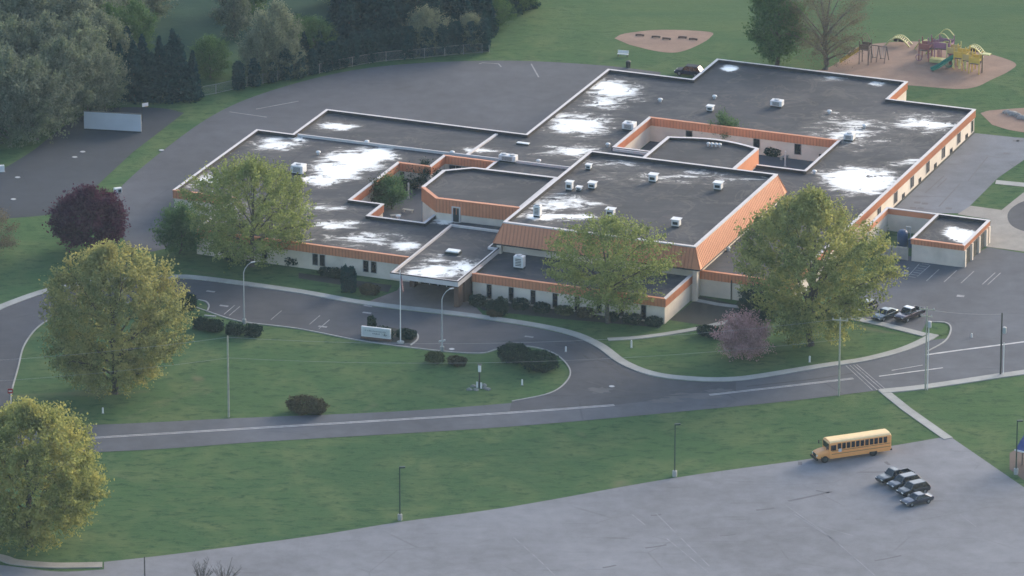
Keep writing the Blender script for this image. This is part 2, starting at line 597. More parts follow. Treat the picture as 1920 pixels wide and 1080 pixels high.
# loop drive in front of the school
d_out = gl([(-120, 640), (0, 582), (95, 549), (200, 532), (315, 524), (385, 527), (560, 551), (690, 574), (900, 599), (1050, 625), (1120, 651), (1170, 686), (1230, 708), (1310, 716), (1380, 716)], True, 6)
d_in = gl([(20, 760), (22, 735), (34, 690), (47, 645), (82, 606), (150, 580), (250, 567), (330, 566), (385, 583), (450, 603), (560, 617), (680, 640), (820, 658), (900, 663), (935, 655), (990, 650), (1040, 664), (1068, 692), (1062, 716), (1030, 738), (960, 753)], True, 6)
left_join = gl([(15, 790), (-60, 800), (-140, 760), (-150, 700)], True, 4)
sheet("driveway", [d_out + gl([(1380, 735), (1150, 760), (955, 772)], False) + d_in[::-1] + left_join], 0.042, M['asphalt_drive'],
      "dark asphalt loop drive curving past the school entrance", "driveway")

# asphalt play area behind, lower left lot, side yard, right parking lot
back = gl([(238, 462), (215, 400), (222, 357), (300, 287), (400, 216), (500, 173), (640, 136), (780, 119), (960, 114), (1130, 123), (1240, 136)], True, 6) + gl([(1170, 220), (1000, 290), (660, 262), (560, 300), (400, 400), (350, 440), (312, 466), (285, 472)], False)
sheet("asphalt_yard", [back], 0.030, M['asphalt_back'], "wide dark asphalt play yard behind the school", "asphalt yard")
low = gl([(-60, 350), (0, 320), (60, 284), (100, 252), (145, 222), (205, 203), (300, 203), (345, 212)], True, 5) + gl([(250, 285), (178, 352), (150, 382), (95, 402), (0, 412), (-60, 430)], True, 5)
sheet("asphalt_court", [low], 0.030, M['asphalt_low'], "dark asphalt court around the white ball wall", "asphalt court")
side = gl([(1600, 420), (1640, 384), (1828, 250), (1905, 258), (1990, 262), (1990, 300), (1920, 300), (1872, 333), (1805, 400), (1700, 400)], False)
sheet("side_yard", [side], 0.030, M['asphalt_side'], "pale patched asphalt beside the east wall of the school", "side yard")
rl = gl([(1560, 560), (1640, 520), (1700, 480), (1800, 492), (1852, 464), (1925, 476), (2100, 500), (2150, 640), (1920, 650), (1735, 664), (1690, 668)], False) + gl([(1735, 660), (1772, 640), (1782, 618), (1772, 604)], True, 4) + gl([(1738, 603), (1728, 622), (1590, 592)], False)
sheet("side_parking_lot", [rl], 0.046, M['asphalt_road'], "grey parking lot beside the service building", "parking lot")
sheet("access_loop", [gl([(1990, 372), (1930, 375), (1900, 388), (1889, 405), (1898, 424), (1930, 436), (1990, 442)], True, 5)], 0.038, M['asphalt_drive'],
      "dark asphalt of the bus loop at the right edge", "driveway")
tan = gl([(1795, 402), (1820, 386), (1878, 394), (1918, 362), (1990, 330), (1990, 478), (1920, 472), (1850, 463), (1858, 412)], False)
sheet("tan_pavement", [tan], 0.034, M['walk_tan'], "tan concrete pavement around the bus loop", "pavement")
sheet("concrete_path", [gl([(1866, 345), (1990, 358), (1990, 350), (1868, 338)], False)], 0.052, M['walk'], "narrow concrete path between two grass patches", "path")
sheet("mulch_playground", [gl([(1400, 138), (1440, 130), (1530, 132), (1570, 118), (1600, 92), (1640, 82), (1720, 78), (1790, 88), (1850, 100), (1903, 118), (1893, 133), (1858, 150), (1830, 163), (1790, 167), (1700, 160), (1600, 158), (1500, 150)], True, 4)], 0.024,
      M['mulch'], "brown wood mulch under the playground equipment", "mulch")
sheet("dirt_infield", [gl([(1152, 72), (1172, 63), (1240, 56), (1330, 60), (1332, 70), (1318, 80), (1290, 93), (1262, 99), (1225, 95), (1180, 84)], True, 4)], 0.024, M['mulch'],
      "brown dirt patch in the playing field", "dirt patch")
sheet("mulch_bank", [gl([(1838, 212), (1870, 206), (1990, 204), (1990, 252), (1905, 246), (1860, 234)], True, 4)], 0.024, M['mulch'], "brown mulch bed at the far right corner of the school", "mulch")
sheet("entrance_plaza", [gl([(690, 566), (745, 545), (760, 520), (880, 540), (878, 560), (905, 590), (820, 588)], False)], 0.050, M['plaza'], "brown brick paving under the entrance canopy", "plaza")
sheet("planting_bed", [gl([(1255, 600), (1312, 556), (1420, 580), (1400, 602), (1330, 612)], False), gl([(880, 560), (1245, 602), (1235, 614), (1050, 598), (905, 582)], False),
                        gl([(560, 512), (735, 535), (728, 548), (560, 522)], False)], 0.020, M['soil'], "dark soil beds along the front of the school", "planting bed")
cur = W(0, 0)
sheet("courtyard_floor", [[W(-34.6, 12.6), W(-19.9, 12.6), W(-19.9, 44.2), W(-34.6, 44.2)], [W(-5.3, 58.7), W(26.9, 58.7), W(26.9, 74.8), W(-5.3, 74.8)]], 0.06, M['asphalt_back'],
      "grey paving in the two courtyards of the school", "courtyard paving")

# pavements and kerbs
mb = MB()
mb.ribbon(gl([(-60, 604), (0, 577), (95, 544), (200, 527), (315, 520), (385, 523), (560, 547), (690, 569.5), (900, 594.5), (1050, 619.5), (1120, 646), (1170, 681), (1230, 703), (1310, 711.5), (1375, 711.5), (1430, 705), (1540, 687), (1620, 675), (1690, 657), (1735, 638), (1752, 628)], True, 6), 1.55, -0.1, 0.15)
struct(mb, "sidewalk", M['walk'], "pale concrete sidewalk following the outer side of the loop drive", "sidewalk")
mb = MB()
mb.ribbon(gl([(1140, 637), (1210, 632), (1300, 618), (1372, 601), (1385, 590)], True, 6), 1.2, -0.1, 0.10)
mb.ribbon(gl([(1298, 562), (1345, 571), (1392, 577)], False), 1.1, -0.1, 0.10)
mb.ribbon(gl([(1590, 595), (1660, 610), (1735, 629)], False), 1.5, -0.1, 0.13)
struct(mb, "footpath", M['walk'], "narrow concrete footpaths on the lawn beside the school", "footpath")
mb = MB()
mb.ribbon(gl([(1650, 735), (1735, 726), (1870, 706), (1920, 699), (2100, 672)], True, 4), 1.7, -0.1, 0.14)
mb.ribbon(gl([(1655, 732), (1700, 768), (1778, 823)], False), 1.5, -0.1, 0.10)
struct(mb, "roadside_walk", M['walk'], "pale concrete walk along the road with a branch to the front lot", "sidewalk")
mb = MB()
mb.ribbon(gl([(-80, 1030), (0, 1046), (30, 1055), (100, 1061), (192, 1060)], True, 5), 1.9, -0.1, 0.14)
struct(mb, "corner_walk", M['walk_tan'], "tan concrete walk curving below the corner tree", "sidewalk")
mb = MB()
for l, wd in ((d_in, 0.22), (gl([(1738, 603), (1745, 604), (1774, 606), (1783, 618), (1772, 640), (1738, 660)], True, 5), 0.25),
              (gl([(388, 585), (392, 574), (386, 566), (372, 563)], True, 5), 0.22), (gl([(383, 592), (405, 594)], False), 0.3),
              (gl([(770, 622), (783, 628), (782, 638), (770, 648)], True, 5), 0.25)):
    mb.ribbon(l, wd, -0.1, 0.13)
struct(mb, "kerb", M['kerb'], "pale concrete kerb edging the lawn islands", "kerb")
sheet("lawn_tip", [gl([(1738, 608), (1748, 606), (1772, 609), (1779, 618), (1768, 630), (1742, 627)], False)], 0.11, M['grass'], "small grass tip at the end of the parking row", "grass")
sheet("sign_bed", [gl([(682, 640), (690, 620), (730, 614), (770, 622), (782, 632), (770, 646), (740, 642)], False)], 0.055, M['soil'], "dark planting bed behind the white school sign", "planting bed")
sheet("drive_island", [gl([(300, 592), (300, 566), (345, 560), (380, 566), (389, 578), (380, 590)], True, 4)], 0.10, M['grass'], "small grass island in the loop drive", "grass")

# painted markings and stains
def line(mb, pts, wd, z):
    mb.ribbon(pts, wd, z, z)
mb = MB()
cl = gl([(165, 822), (430, 806), (700, 790), (960, 774), (1152, 760)], True, 6)
mb.ribbon(cl, 0.16, 0.050, 0.050, 0.22)
mb.ribbon(cl, 0.16, 0.050, 0.050, -0.22)
cl = gl([(1330, 741), (1480, 724), (1600, 710)], True, 6)
mb.ribbon(cl, 0.16, 0.050, 0.050, 0.2)
mb.ribbon(cl, 0.16, 0.050, 0.050, -0.2)
mb.ribbon(gl([(1648, 706), (1700, 699), (1768, 690)], True, 6), 0.3, 0.050, 0.050)
mb.ribbon(gl([(1672, 695), (1730, 685)], False), 0.14, 0.050, 0.050)
mb.ribbon(gl([(1735, 666), (1800, 657), (1870, 648), (1960, 636)], True, 6), 0.45, 0.056, 0.056)
struct(mb, "road_marking", M['paint'], "white painted lines along the road", "road marking")
mb = MB()
for x0, y0, x1, y1 in ((1586, 686, 1636, 732), (1593, 685, 1645, 732), (1600, 684.5, 1654, 731), (1606, 684, 1660, 730)):
    mb.ribbon(gl([(x0, y0), (x1, y1)], False), 0.15, 0.060, 0.060)
struct(mb, "crosswalk", M['paint_worn'], "worn white crosswalk lines over the road", "crosswalk")
mb = MB()
for x in (1700, 1757, 1790, 1822, 1862, 1872):
    dx = 20
    mb.ribbon(gl([(x + 4, 502 + (x - 1700) * 0.06), (x - dx, 524 + (x - 1700) * 0.06)], False), 0.16, 0.060, 0.060)
for k in range(7):                       # hatched bay
    y = 494 + k * 4
    x = 1738 - k * 4.2
    mb.ribbon(gl([(x - 9, y + 1), (x + 4, y + 3)], False), 0.18, 0.060, 0.060)
mb.ribbon(gl([(1724, 495), (1704, 517)], False), 0.14, 0.064, 0.064)
mb.ribbon(gl([(1744, 498), (1720, 519)], False), 0.14, 0.064, 0.064)
for x, y in ((1696, 512), (1801, 555)):
    mb.ribbon(gl([(x - 7, y), (x + 7, y + 1)], False), 0.9, 0.060, 0.060)
for x0, y0 in ((432, 573), (442, 575), (520, 583), (592, 592), (610, 600)):
    mb.ribbon(gl([(x0 + 8, y0), (x0 - 12, y0 + 17)], False), 0.14, 0.056, 0.056)
for x, y in ((420, 574), (395, 547), (690, 574), (688, 587), (605, 613), (992, 632)):
    mb.ribbon(gl([(x - 8, y - 1), (x + 8, y + 1)], False), 0.55, 0.056, 0.056)
struct(mb, "bay_marking", M['paint_worn'], "white parking bay lines in the side lot and loop drive", "parking marking")
mb = MB()
for p in (((960, 1005), (1010, 1050), (1040, 1079)), ((1470, 945), (1560, 1010), (1640, 1079)), ((1230, 963), (1330, 1062)), ((1185, 965), (1210, 985)), ((1250, 1010), (1330, 1075))):
    mb.ribbon(gl(p, True, 5), 0.20, 0.040, 0.040)
for p in (((1560, 1010), (1490, 965)), ((1800, 965), (1830, 988)), ((1530, 985), (1600, 1005))):
    mb.ribbon(gl(p, False), 0.14, 0.040, 0.040)
for p in (((996, 120), (1010, 145)), ((480, 205), (560, 190)), ((430, 210), (500, 220)), ((898, 120), (905, 118), (935, 120), (940, 126))):
    mb.ribbon(gl(p, False), 0.25, 0.040, 0.040)
struct(mb, "lot_marking", M['paint_faint'], "faded white parking lines on the asphalt", "parking marking")
mb = MB()
for (x0, y0, x1, y1, wd) in ((1478, 940, 1560, 922, 0.5), (1418, 957, 1452, 953, 0.5), (1530, 920, 1555, 924, 0.4), (1210, 1028, 1250, 1022, 0.4), (1640, 1052, 1690, 1042, 0.35),
                             (1130, 1065, 1155, 1060, 0.4), (1220, 967, 1240, 965, 0.5), (1350, 1005, 1380, 1002, 0.35), (1500, 866, 1500, 872, 0.6), (1660, 866, 1668, 872, 0.5)):
    mb.ribbon(gl([(x0, y0), ((x0 + x1) / 2, (y0 + y1) / 2 + 0.5), (x1, y1)], True, 4), wd, 0.038, 0.038)
for p in (((1770, 330), (1735, 362)), ((1800, 345), (1760, 388)), ((1852, 294), (1815, 340)), ((1848, 292), (1875, 296)), ((1775, 335), (1757, 352))):
    mb.ribbon(gl(p, False), 0.22, 0.040, 0.040)
for x, y in ((1720, 380), (1734, 382), (1712, 390), (1726, 391), (1779, 391), (1887, 288), (1912, 264), (1905, 264)):
    mb.ribbon(gl([(x - 6, y), (x + 6, y + 0.6)], False), 0.9, 0.044, 0.044)
struct(mb, "tar_patch", M['tar'], "black tar seams and repair patches on the asphalt", "asphalt patch")

M['tyre'] = plain('tyre_rubbed_asphalt', (0.050, 0.051, 0.060), 0.7, 0.3, var=0.3, scale=0.4)
mb = MB()
for p in (((1035, 640), (1100, 655), (1150, 690), (1190, 712)), ((1020, 645), (1085, 662), (1135, 698), (1165, 722)), ((1060, 632), (1120, 660), (1165, 694), (1215, 722)),
          ((1100, 715), (1180, 735), (1270, 732), (1340, 722)), ((1080, 728), (1170, 745), (1290, 741)), ((940, 640), (1000, 636), (1060, 648)), ((1400, 725), (1520, 712), (1600, 700))):
    mb.ribbon(gl(p, True, 6), 0.38, 0.0475, 0.0475)
struct(mb, "tyre_track", M['tyre'], "dark tyre rubbed tracks where the loop drive meets the road", "tyre marks")
mb = MB()
rp_ = random.Random(5)
for cx, cy, rx, ry in ((1300, 742, 60, 7), (1255, 752, 40, 5), (1350, 733, 34, 4), (1125, 732, 30, 6)):
    lp_ = []
    for k in range(22):
        a = 2 * math.pi * k / 22
        q = rp_.uniform(0.55, 1.1)
        lp_.append(G2(cx + rx * q * math.cos(a), cy + ry * q * math.sin(a)))
    mb.poly(lp_, 0.0455)
struct(mb, "worn_patch", asphalt_mat('asphalt_worn', 0.118, 0.3, 0.2, (1.0, 0.99, 1.08)), "paler worn patches in the road at the drive mouth", "asphalt patch")

# ================================================================== THE SCHOOL
H, HG, HE = 4.0, 8.3, 5.2
school = thing("school_building", "low cream school with flat grey roofs, terracotta fascias and a tall gym", "school", (0, 0, 0))

def pp(px, py, rx, ry, rot=0.0, k=1.0, z=3.6):
    """a painted pale glint on the roof: centre, half-sizes in metres along its own axes"""
    x, y = G2(px, py, z)
    return (x, y, rx / 12.0, ry / 3.9, rot, k)

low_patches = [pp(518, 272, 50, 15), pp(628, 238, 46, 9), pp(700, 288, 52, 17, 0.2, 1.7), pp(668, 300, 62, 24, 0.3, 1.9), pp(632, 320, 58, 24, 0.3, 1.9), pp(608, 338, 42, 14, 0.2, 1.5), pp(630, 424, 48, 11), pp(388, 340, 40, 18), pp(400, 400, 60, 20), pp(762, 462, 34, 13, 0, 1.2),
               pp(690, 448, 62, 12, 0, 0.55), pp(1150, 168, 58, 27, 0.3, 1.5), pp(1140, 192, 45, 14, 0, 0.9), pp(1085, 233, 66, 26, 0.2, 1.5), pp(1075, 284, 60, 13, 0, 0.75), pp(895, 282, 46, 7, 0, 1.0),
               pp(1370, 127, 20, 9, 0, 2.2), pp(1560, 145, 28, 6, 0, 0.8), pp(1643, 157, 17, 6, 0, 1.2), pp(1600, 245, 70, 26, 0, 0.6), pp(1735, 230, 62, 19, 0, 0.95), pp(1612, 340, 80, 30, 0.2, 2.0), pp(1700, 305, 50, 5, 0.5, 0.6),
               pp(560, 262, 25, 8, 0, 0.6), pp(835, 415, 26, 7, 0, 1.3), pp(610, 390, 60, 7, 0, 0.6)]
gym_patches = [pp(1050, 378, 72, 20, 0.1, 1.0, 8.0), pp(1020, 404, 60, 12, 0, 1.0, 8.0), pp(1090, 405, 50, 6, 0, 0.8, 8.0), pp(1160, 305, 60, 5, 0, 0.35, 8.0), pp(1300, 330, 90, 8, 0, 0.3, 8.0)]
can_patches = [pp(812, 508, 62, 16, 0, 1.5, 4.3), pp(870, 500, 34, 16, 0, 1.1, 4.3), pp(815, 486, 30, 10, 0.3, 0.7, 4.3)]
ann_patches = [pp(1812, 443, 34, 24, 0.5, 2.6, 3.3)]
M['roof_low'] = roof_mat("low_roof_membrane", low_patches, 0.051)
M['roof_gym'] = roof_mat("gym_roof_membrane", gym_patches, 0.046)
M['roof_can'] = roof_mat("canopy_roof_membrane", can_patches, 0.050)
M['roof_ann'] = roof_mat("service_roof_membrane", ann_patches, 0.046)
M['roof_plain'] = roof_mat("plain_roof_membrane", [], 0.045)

outer = [(-62.6, 12.6), (-51.5, 12.6), (-51.5, -3.4), (-3.8, -3.4), (-3.8, -6.6), (27.5, -6.6), (27.5, 7.5), (42.5, 7.5), (42.5, 98.5), (27.4, 98.5), (27.4, 108.5),
         (-6.0, 108.5), (-6.0, 96.5), (-21.0, 96.5), (-21.0, 59.2), (-56.2, 59.2), (-56.2, 45.3), (-62.6, 45.3)]
court_a = [(-34.8, 18.4), (-29.2, 18.4), (-29.2, 12.4), (-19.7, 12.4), (-19.7, 28.0), (-20.5, 28.0), (-20.5, 44.4), (-29.3, 44.4), (-29.3, 38.4), (-34.8, 38.4)]
court_b = [(-5.5, 58.5), (27.1, 58.5), (27.1, 75.0), (-5.5, 75.0)]
def wl(l):
    return ccw([W(*p) for p in l])
OUT, CA, CB = wl(outer), wl(court_a), wl(court_b)

def seg_ribs(mb, p, q, z0, z1, step=0.55, out=0.05, wd=0.14, slope=0.0):
    """standing seams on the outward side (right of p->q)"""
    p, q = Vector(p), Vector(q)
    L = (q - p).length
    t = (q - p) / L
    n = Vector((t.y, -t.x))
    k = int(L / step)
    for i in range(k + 1):
        c = p + t * (min(L - 0.1, 0.1 + i * step))
        a0, a1 = c - t * wd / 2 + n * slope, c + t * wd / 2 + n * slope
        b0, b1 = c - t * wd / 2, c + t * wd / 2
        vs = []
        for (u0, u1, z) in ((a0, a1, z0), (b0, b1, z1)):
            for s_ in (u0 - n * 0.01, u1 - n * 0.01, u1 + n * out, u0 + n * out):
                vs.append((s_.x, s_.y, z))
        mb.add(vs, [(0, 1, 5, 4), (1, 2, 6, 5), (2, 3, 7, 6), (3, 0, 4, 7), (4, 5, 6, 7), (3, 2, 1, 0)])

def block(prefix, loop, h, roofm, fascia_h=1.25, fascia_m='orange', holes=(), roof=True, z_wall0=0.0, cop=0.30, drop=0.4, ribs=True, wallm='wall'):
    """walls, sheet roof, ribbed fascia and coping of one flat-roofed wing; holes are courtyards"""
    loops = [(loop, 1)] + [(h_, -1) for h_ in holes]
    wm, fm, cm, im = MB(), MB(), MB(), MB()
    for l, s_ in loops:
        fo, ci = offset(l, 0.14 * s_), offset(l, -cop * s_)
        fl = s_ < 0
        wm.ring(l, l, z_wall0, h - fascia_h + 0.05, flip=fl)
        # soffit, face, top edge
        fm.m = 0
        fm.ring(l, fo, h - fascia_h, h - fascia_h, flip=not fl)
        fm.ring(fo, fo, h - fascia_h, h, flip=fl)
        if ribs:
            fm.m = 1
            n = len(fo)
            for i in range(n):
                p, q = fo[i], fo[(i + 1) % n]
                if s_ < 0:
                    p, q = q, p
                seg_ribs(fm, p, q, h - fascia_h + 0.004, h - 0.03)
        co = offset(l, 0.20 * s_)
        k0 = len(cm.f)
        cm.ring(co, ci, h + 0.12, h + 0.12, flip=fl)
        cm.ring(co, co, h - 0.02, h + 0.12, flip=fl)
        cm.ring(co, fo, h - 0.02, h - 0.02, flip=not fl)
        for i in range(len(l)):
            t_ = (Vector(l[(i + 1) % len(l)]) - Vector(l[i])).normalized()
            if Vector((t_.y, -t_.x)).dot(BX) * s_ < -0.6:
                for r_ in range(3):
                    cm.mi[k0 + r_ * len(l) + i] = 1
        im.ring(ci, ci, h - drop, h + 0.12, flip=not fl)
    wm.build(prefix + "_wall", M[wallm], school)
    fm.build(prefix + "_fascia", [M[fascia_m], M['orange_rib']], school)
    cm.build(prefix + "_coping", [M['coping'], M['orange']], school)
    im.build(prefix + "_parapet", M['parapet'], school)
    if roof:
        rm = MB()
        rm.polyholes(offset(loop, -cop), [offset(h_, cop) for h_ in holes], h - drop)
        rm.build(prefix + "_roof", M[roofm], school)

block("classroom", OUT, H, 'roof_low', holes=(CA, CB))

# low curbs that divide the roof into fields
mb = MB()
def curb(a0, b0, a1, b1, z=H - 0.4, h=0.42, wd=0.26):
    mb.ribbon([W(a0, b0), W(a1, b1)], wd, z, z + h)
curb(-55.7, 46.0, -8.0, 46.6)
curb(-26.5, 46.5, -26.0, 58.6, h=0.22, wd=0.5)
curb(-5.5, 57.9, 2.8, 57.9)
mb.build("roof_curb", M['coping'], school)

# gym with its sloped terracotta mansard
gl_ = wl([(-3.7, 5.8), (27.8, 5.8), (27.8, 43.1), (-3.7, 43.1)])
ge = offset(gl_, 1.25)
gw = offset(gl_, 0.2)
mb = MB()
mb.ring(gw, gw, 0, HE + 0.3)
mb.build("gym_wall", M['wall'], school)
mb = MB()
mb.m = 0
mb.ring(ge, gl_, HE, HG)
mb.ring(gw, ge, HE, HE, flip=True)
mb.ring(ge, ge, HE - 0.0, HE)
mb.m = 1
for i in range(4):
    p, q = gl_[i], gl_[(i + 1) % 4]
    t = (Vector(q) - Vector(p)).normalized()
    seg_ribs(mb, p, q, HE + 0.02, HG - 0.02, step=0.6, out=0.06, wd=0.16, slope=1.25)
# hip seams at the corners
for i in range(4):
    a_, b_ = ge[i], gl_[i]
    mb.tube([(a_[0], a_[1], HE + 0.03), (b_[0], b_[1], HG)], 0.10, 5)
mb.build("mansard", [M['orange'], M['orange_rib']], school)
mb = MB()
mb.ring(offset(ge, 0.02), offset(ge, 0.02), HE - 0.22, HE - 0.003)
mb.ring(offset(ge, -0.15), offset(ge, 0.02), HE - 0.22, HE - 0.22, flip=False)
mb.build("gutter", M['parapet'], school)
mb = MB()
mb.ring(offset(gl_, 0.10), offset(gl_, -0.45), HG + 0.14, HG + 0.14)
mb.ring(offset(gl_, 0.10), offset(gl_, 0.10), HG - 0.06, HG + 0.14)
mb.build("gym_coping", M['coping'], school)
mb = MB()
mb.ring(offset(gl_, -0.45), offset(gl_, -0.45), HG - 0.45, HG + 0.14, flip=True)
mb.build("gym_parapet", M['parapet'], school)
mb = MB()
mb.poly(offset(gl_, -0.45), HG - 0.45)
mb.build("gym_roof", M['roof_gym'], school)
mb = MB()
for a_, b_ in ((28.2, 4.9), (-4.0, 4.9)):
    MB().box((*W(a_, b_), HE / 2), (0.7, 0.7, HE - 0.02), -TH).build("corner_pier", M['wall'], school)

# library with a chamfered plan, stage block with a bowed back
octo = wl([(-23.2, 20.3), (-19.1, 16.1), (-5.2, 16.6), (-5.2, 32.4), (-19.4, 32.1), (-23.2, 29.1)])
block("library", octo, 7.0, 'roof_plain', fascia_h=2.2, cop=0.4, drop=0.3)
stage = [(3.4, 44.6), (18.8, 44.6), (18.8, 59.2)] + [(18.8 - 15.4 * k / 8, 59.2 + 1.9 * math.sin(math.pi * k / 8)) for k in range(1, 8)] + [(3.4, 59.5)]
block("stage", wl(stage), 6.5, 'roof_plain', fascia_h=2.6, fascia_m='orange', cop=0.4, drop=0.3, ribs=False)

# entrance canopy on brick piers
can = wl([(-15.1, -12.4), (-3.9, -12.4), (-3.9, 4.4), (-5.3, 4.4), (-5.3, 12.2), (-15.1, 12.2)])
mb = MB()
mb.ring(can, can, 3.75, 4.62)
mb.ring(offset(can, -0.35), offset(can, -0.35), 4.25, 4.62, flip=True)
mb.ring(can, offset(can, -0.35), 4.62, 4.62)
mb.poly(can, 3.75, up=False)
mb.build("canopy_fascia", M['coping'], school)
mb = MB()
mb.ring(offset(can, 0.03), offset(can, 0.03), 4.50, 4.66)
mb.ring(offset(can, 0.03), offset(can, -0.06), 4.66, 4.66)
mb.build("canopy_edge", M['parapet'], school)
mb = MB()
mb.poly(offset(can, -0.34), 4.25)
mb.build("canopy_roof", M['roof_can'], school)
mb = MB()
for a_, b_, sa, sb in ((-14.4, -4.6, 0.8, 1.6), (-4.6, -10.6, 0.8, 1.6), (-4.5, -7.4, 0.6, 3.0)):
    MB().box((*W(a_, b_), 1.875), (sa, sb, 3.75), -TH).build("canopy_pier", M['brown'], school)
mb = MB()
mb.box((*W(-9.4, -3.46), 1.4), (9.0, 0.10, 2.6), -TH)
mb.build("entrance_glazing", M['glass'], school)
mb = MB()
for k in range(7):
    mb.box((*W(-13.7 + k * 1.43, -3.56), 1.4), (0.10, 0.10, 2.6), -TH)
mb.box((*W(-9.4, -3.56), 2.15), (9.0, 0.09, 0.09), -TH)
mb.build("entrance_frame", M['grey_metal'], school)

# windows: a pane in a slightly proud frame, one object each
def window(a, b, face, wd, z0, z1, mull=0, fm='frame'):
    """face: direction the wall looks, as grid vector (1,0) east, (0,-1) front, (0,1) back, (-1,0) west"""
    n = AX * face[0] + BX * face[1]
    t = Vector((-n.y, n.x))
    c = Vector(W(a, b)) + n * 0.02
    ang = math.atan2(t.y, t.x)
    hz = (z0 + z1) / 2
    f_ = MB()
    for s_ in (-1, 1):
        q = c + t * (s_ * (wd / 2 + 0.05))
        f_.box((q.x, q.y, hz), (0.10, 0.12, z1 - z0 + 0.2), ang)
    for z in (z0 - 0.05, z1 + 0.05):
        f_.box((c.x, c.y, z), (wd - 0.002, 0.11, 0.10), ang)
    for k in range(mull):
        q = c + t * (-wd / 2 + wd * (k + 1) / (mull + 1))
        f_.box((q.x, q.y, hz), (0.09, 0.10, z1 - z0 - 0.002), ang)
    o = f_.build("window", M[fm], school)
    p_ = MB()
    p_.box((c.x + n.x * 0.01, c.y + n.y * 0.01, hz), (wd - 0.004, 0.03, z1 - z0 - 0.004), ang)
    p_.build("pane", M['glass'], o)
    return o

for k in range(8):                                      # tall slots of the front office block
    window(-1.1 + k * 3.6, -6.6, (0, -1), 0.75, 0.35, 2.6)
for a_ in (-47.0, -40.0, -31.4, -30.2, -22.9, -21.6):      # front of the west wing
    window(a_, -3.4, (0, -1), 0.85, 0.8, 2.6)
for b_ in (93.9, 85.9, 77.9, 69.9, 61.7, 53.5):
    window(42.5, b_ - 3.6, (1, 0), 1.5, 0.8, 2.55, 1)
for b_ in (97.4,):
    window(42.5, b_, (1, 0), 0.9, 0.6, 2.5)
for b_ in (94.5, 86.4, 78.2, 70.3, 62.0, 54.0):
    window(42.5, b_, (1, 0), 0.95, 0.35, 1.0, 0, 'black')
for a_ in (1.3, 13.0, 20.1):
    window(a_, 75.0, (0, -1), 1.05, 0.9, 2.62)
window(24.5, 75.0, (0, -1), 1.3, 0.7, 1.3, 0, 'black')
window(-34.8, 35.0, (1, 0), 0.9, 0.6, 2.6)
window(-34.8, 22.0, (1, 0), 0.9, 0.6, 2.6)
window(-34.2, 38.4, (0, -1), 0.7, 0.5, 2.6)
window(-25.2, 44.4, (0, -1), 6.5, 0.3, 2.6, 5)
for b_ in (14, 22, 30, 38):
    window(-62.6, b_, (-1, 0), 1.5, 0.8, 2.5, 1)
for b_ in (63, 72, 81, 90):
    window(-21.0, b_, (-1, 0), 1.5, 0.8, 2.5, 1)
for a_ in (-50, -42, -34, -26):
    window(a_, 59.2, (0, 1), 1.5, 0.8, 2.5, 1)
# roof door of the library
mb = MB()
c = Vector(W(-15.8, 16.2)) - BX * 0.12
for s_ in (-1, 1):
    q = c + AX * (s_ * 0.62)
    mb.box((q.x, q.y, 4.75), (0.22, 0.16, 2.3), -TH)
mb.box((c.x, c.y, 6.0), (1.46, 0.16, 0.2), -TH)
door = mb.build("roof_door", M['coping'], school)
mb = MB()
mb.box((c.x, c.y, 4.72), (1.0, 0.08, 2.25), -TH)
mb.build("door_leaf", M['dark_metal'], door)
# dark plinth along the east wall, downpipe posts
mb = MB()
mb.ribbon([W(42.56, 47.5), W(42.56, 98.5)], 0.10, 0.05, 0.30)
mb.build("plinth", M['dark_metal'], school)
mb = MB()
for a_, b_ in ((33.2, 7.2),):
    mb.tube([(*W(a_, b_), 0), (*W(a_, b_), 3.2)], 0.09, 8)
mb.build("downpipe", M['dark_metal'], school)

# ------------------------------------------------------------------ service building with walled yard
svc = thing("service_building", "small cream service building with walled yard and white patch on its roof", "building", (0, 0, 0))
def sub(parent_name):
    return parent_name
_school = school
school = svc
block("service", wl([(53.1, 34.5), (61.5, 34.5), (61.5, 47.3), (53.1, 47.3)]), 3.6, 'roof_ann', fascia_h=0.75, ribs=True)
mb = MB()
mb.ribbon([W(44.8, 38.0), W(44.8, 47.3)], 0.3, 0, 3.5)
mb.ribbon([W(44.96, 47.15), W(52.9, 47.15)], 0.3, 0, 3.5)
mb.build("yard_wall", M['wall'], svc)
mb = MB()
mb.ribbon([W(44.8, 37.9), W(44.8, 47.46)], 0.40, 2.75, 3.6)
mb.ribbon([W(45.02, 47.15), W(52.85, 47.15)], 0.40, 2.75, 3.6)
mb.build("yard_fascia", M['orange'], svc)
mb = MB()
mb.ribbon([W(44.8, 37.9), W(44.8, 47.5)], 0.44, 3.603, 3.72)
mb.ribbon([W(45.05, 47.2), W(52.85, 47.2)], 0.44, 3.603, 3.72)
mb.build("yard_coping", M['coping'], svc)
for a_ in (48.4, 51.2):
    mb = MB()
    mb.box((*W(a_, 34.6), 1.05), (2.6, 0.10, 2.1), -TH)
    for k in range(5):
        mb.box((*W(a_ - 1.2 + k * 0.6, 34.52), 1.05), (0.06, 0.07, 2.1), -TH)
    mb.build("gate", M['frame'], svc)
for b_ in (36.6, 40.2, 43.8):
    mb = MB()
    mb.box((*W(61.53, b_), 1.3), (0.10, 2.3, 2.6), -TH)
    d_ = mb.build("garage_door", M['dark_metal'], svc)
    mb = MB()
    for k in range(4):
        mb.box((*W(61.59, b_), 0.4 + k * 0.6), (0.05, 2.2, 0.05), -TH)
    mb.build("panel_seam", M['black'], d_)
mb = MB()
for b_ in (34.9, 38.4, 42.0, 45.6, 47.0):
    MB().box((*W(61.66, b_), 1.4), (0.3, 0.55, 2.8), -TH).build("door_pier", M['wall'], svc)
school = _school

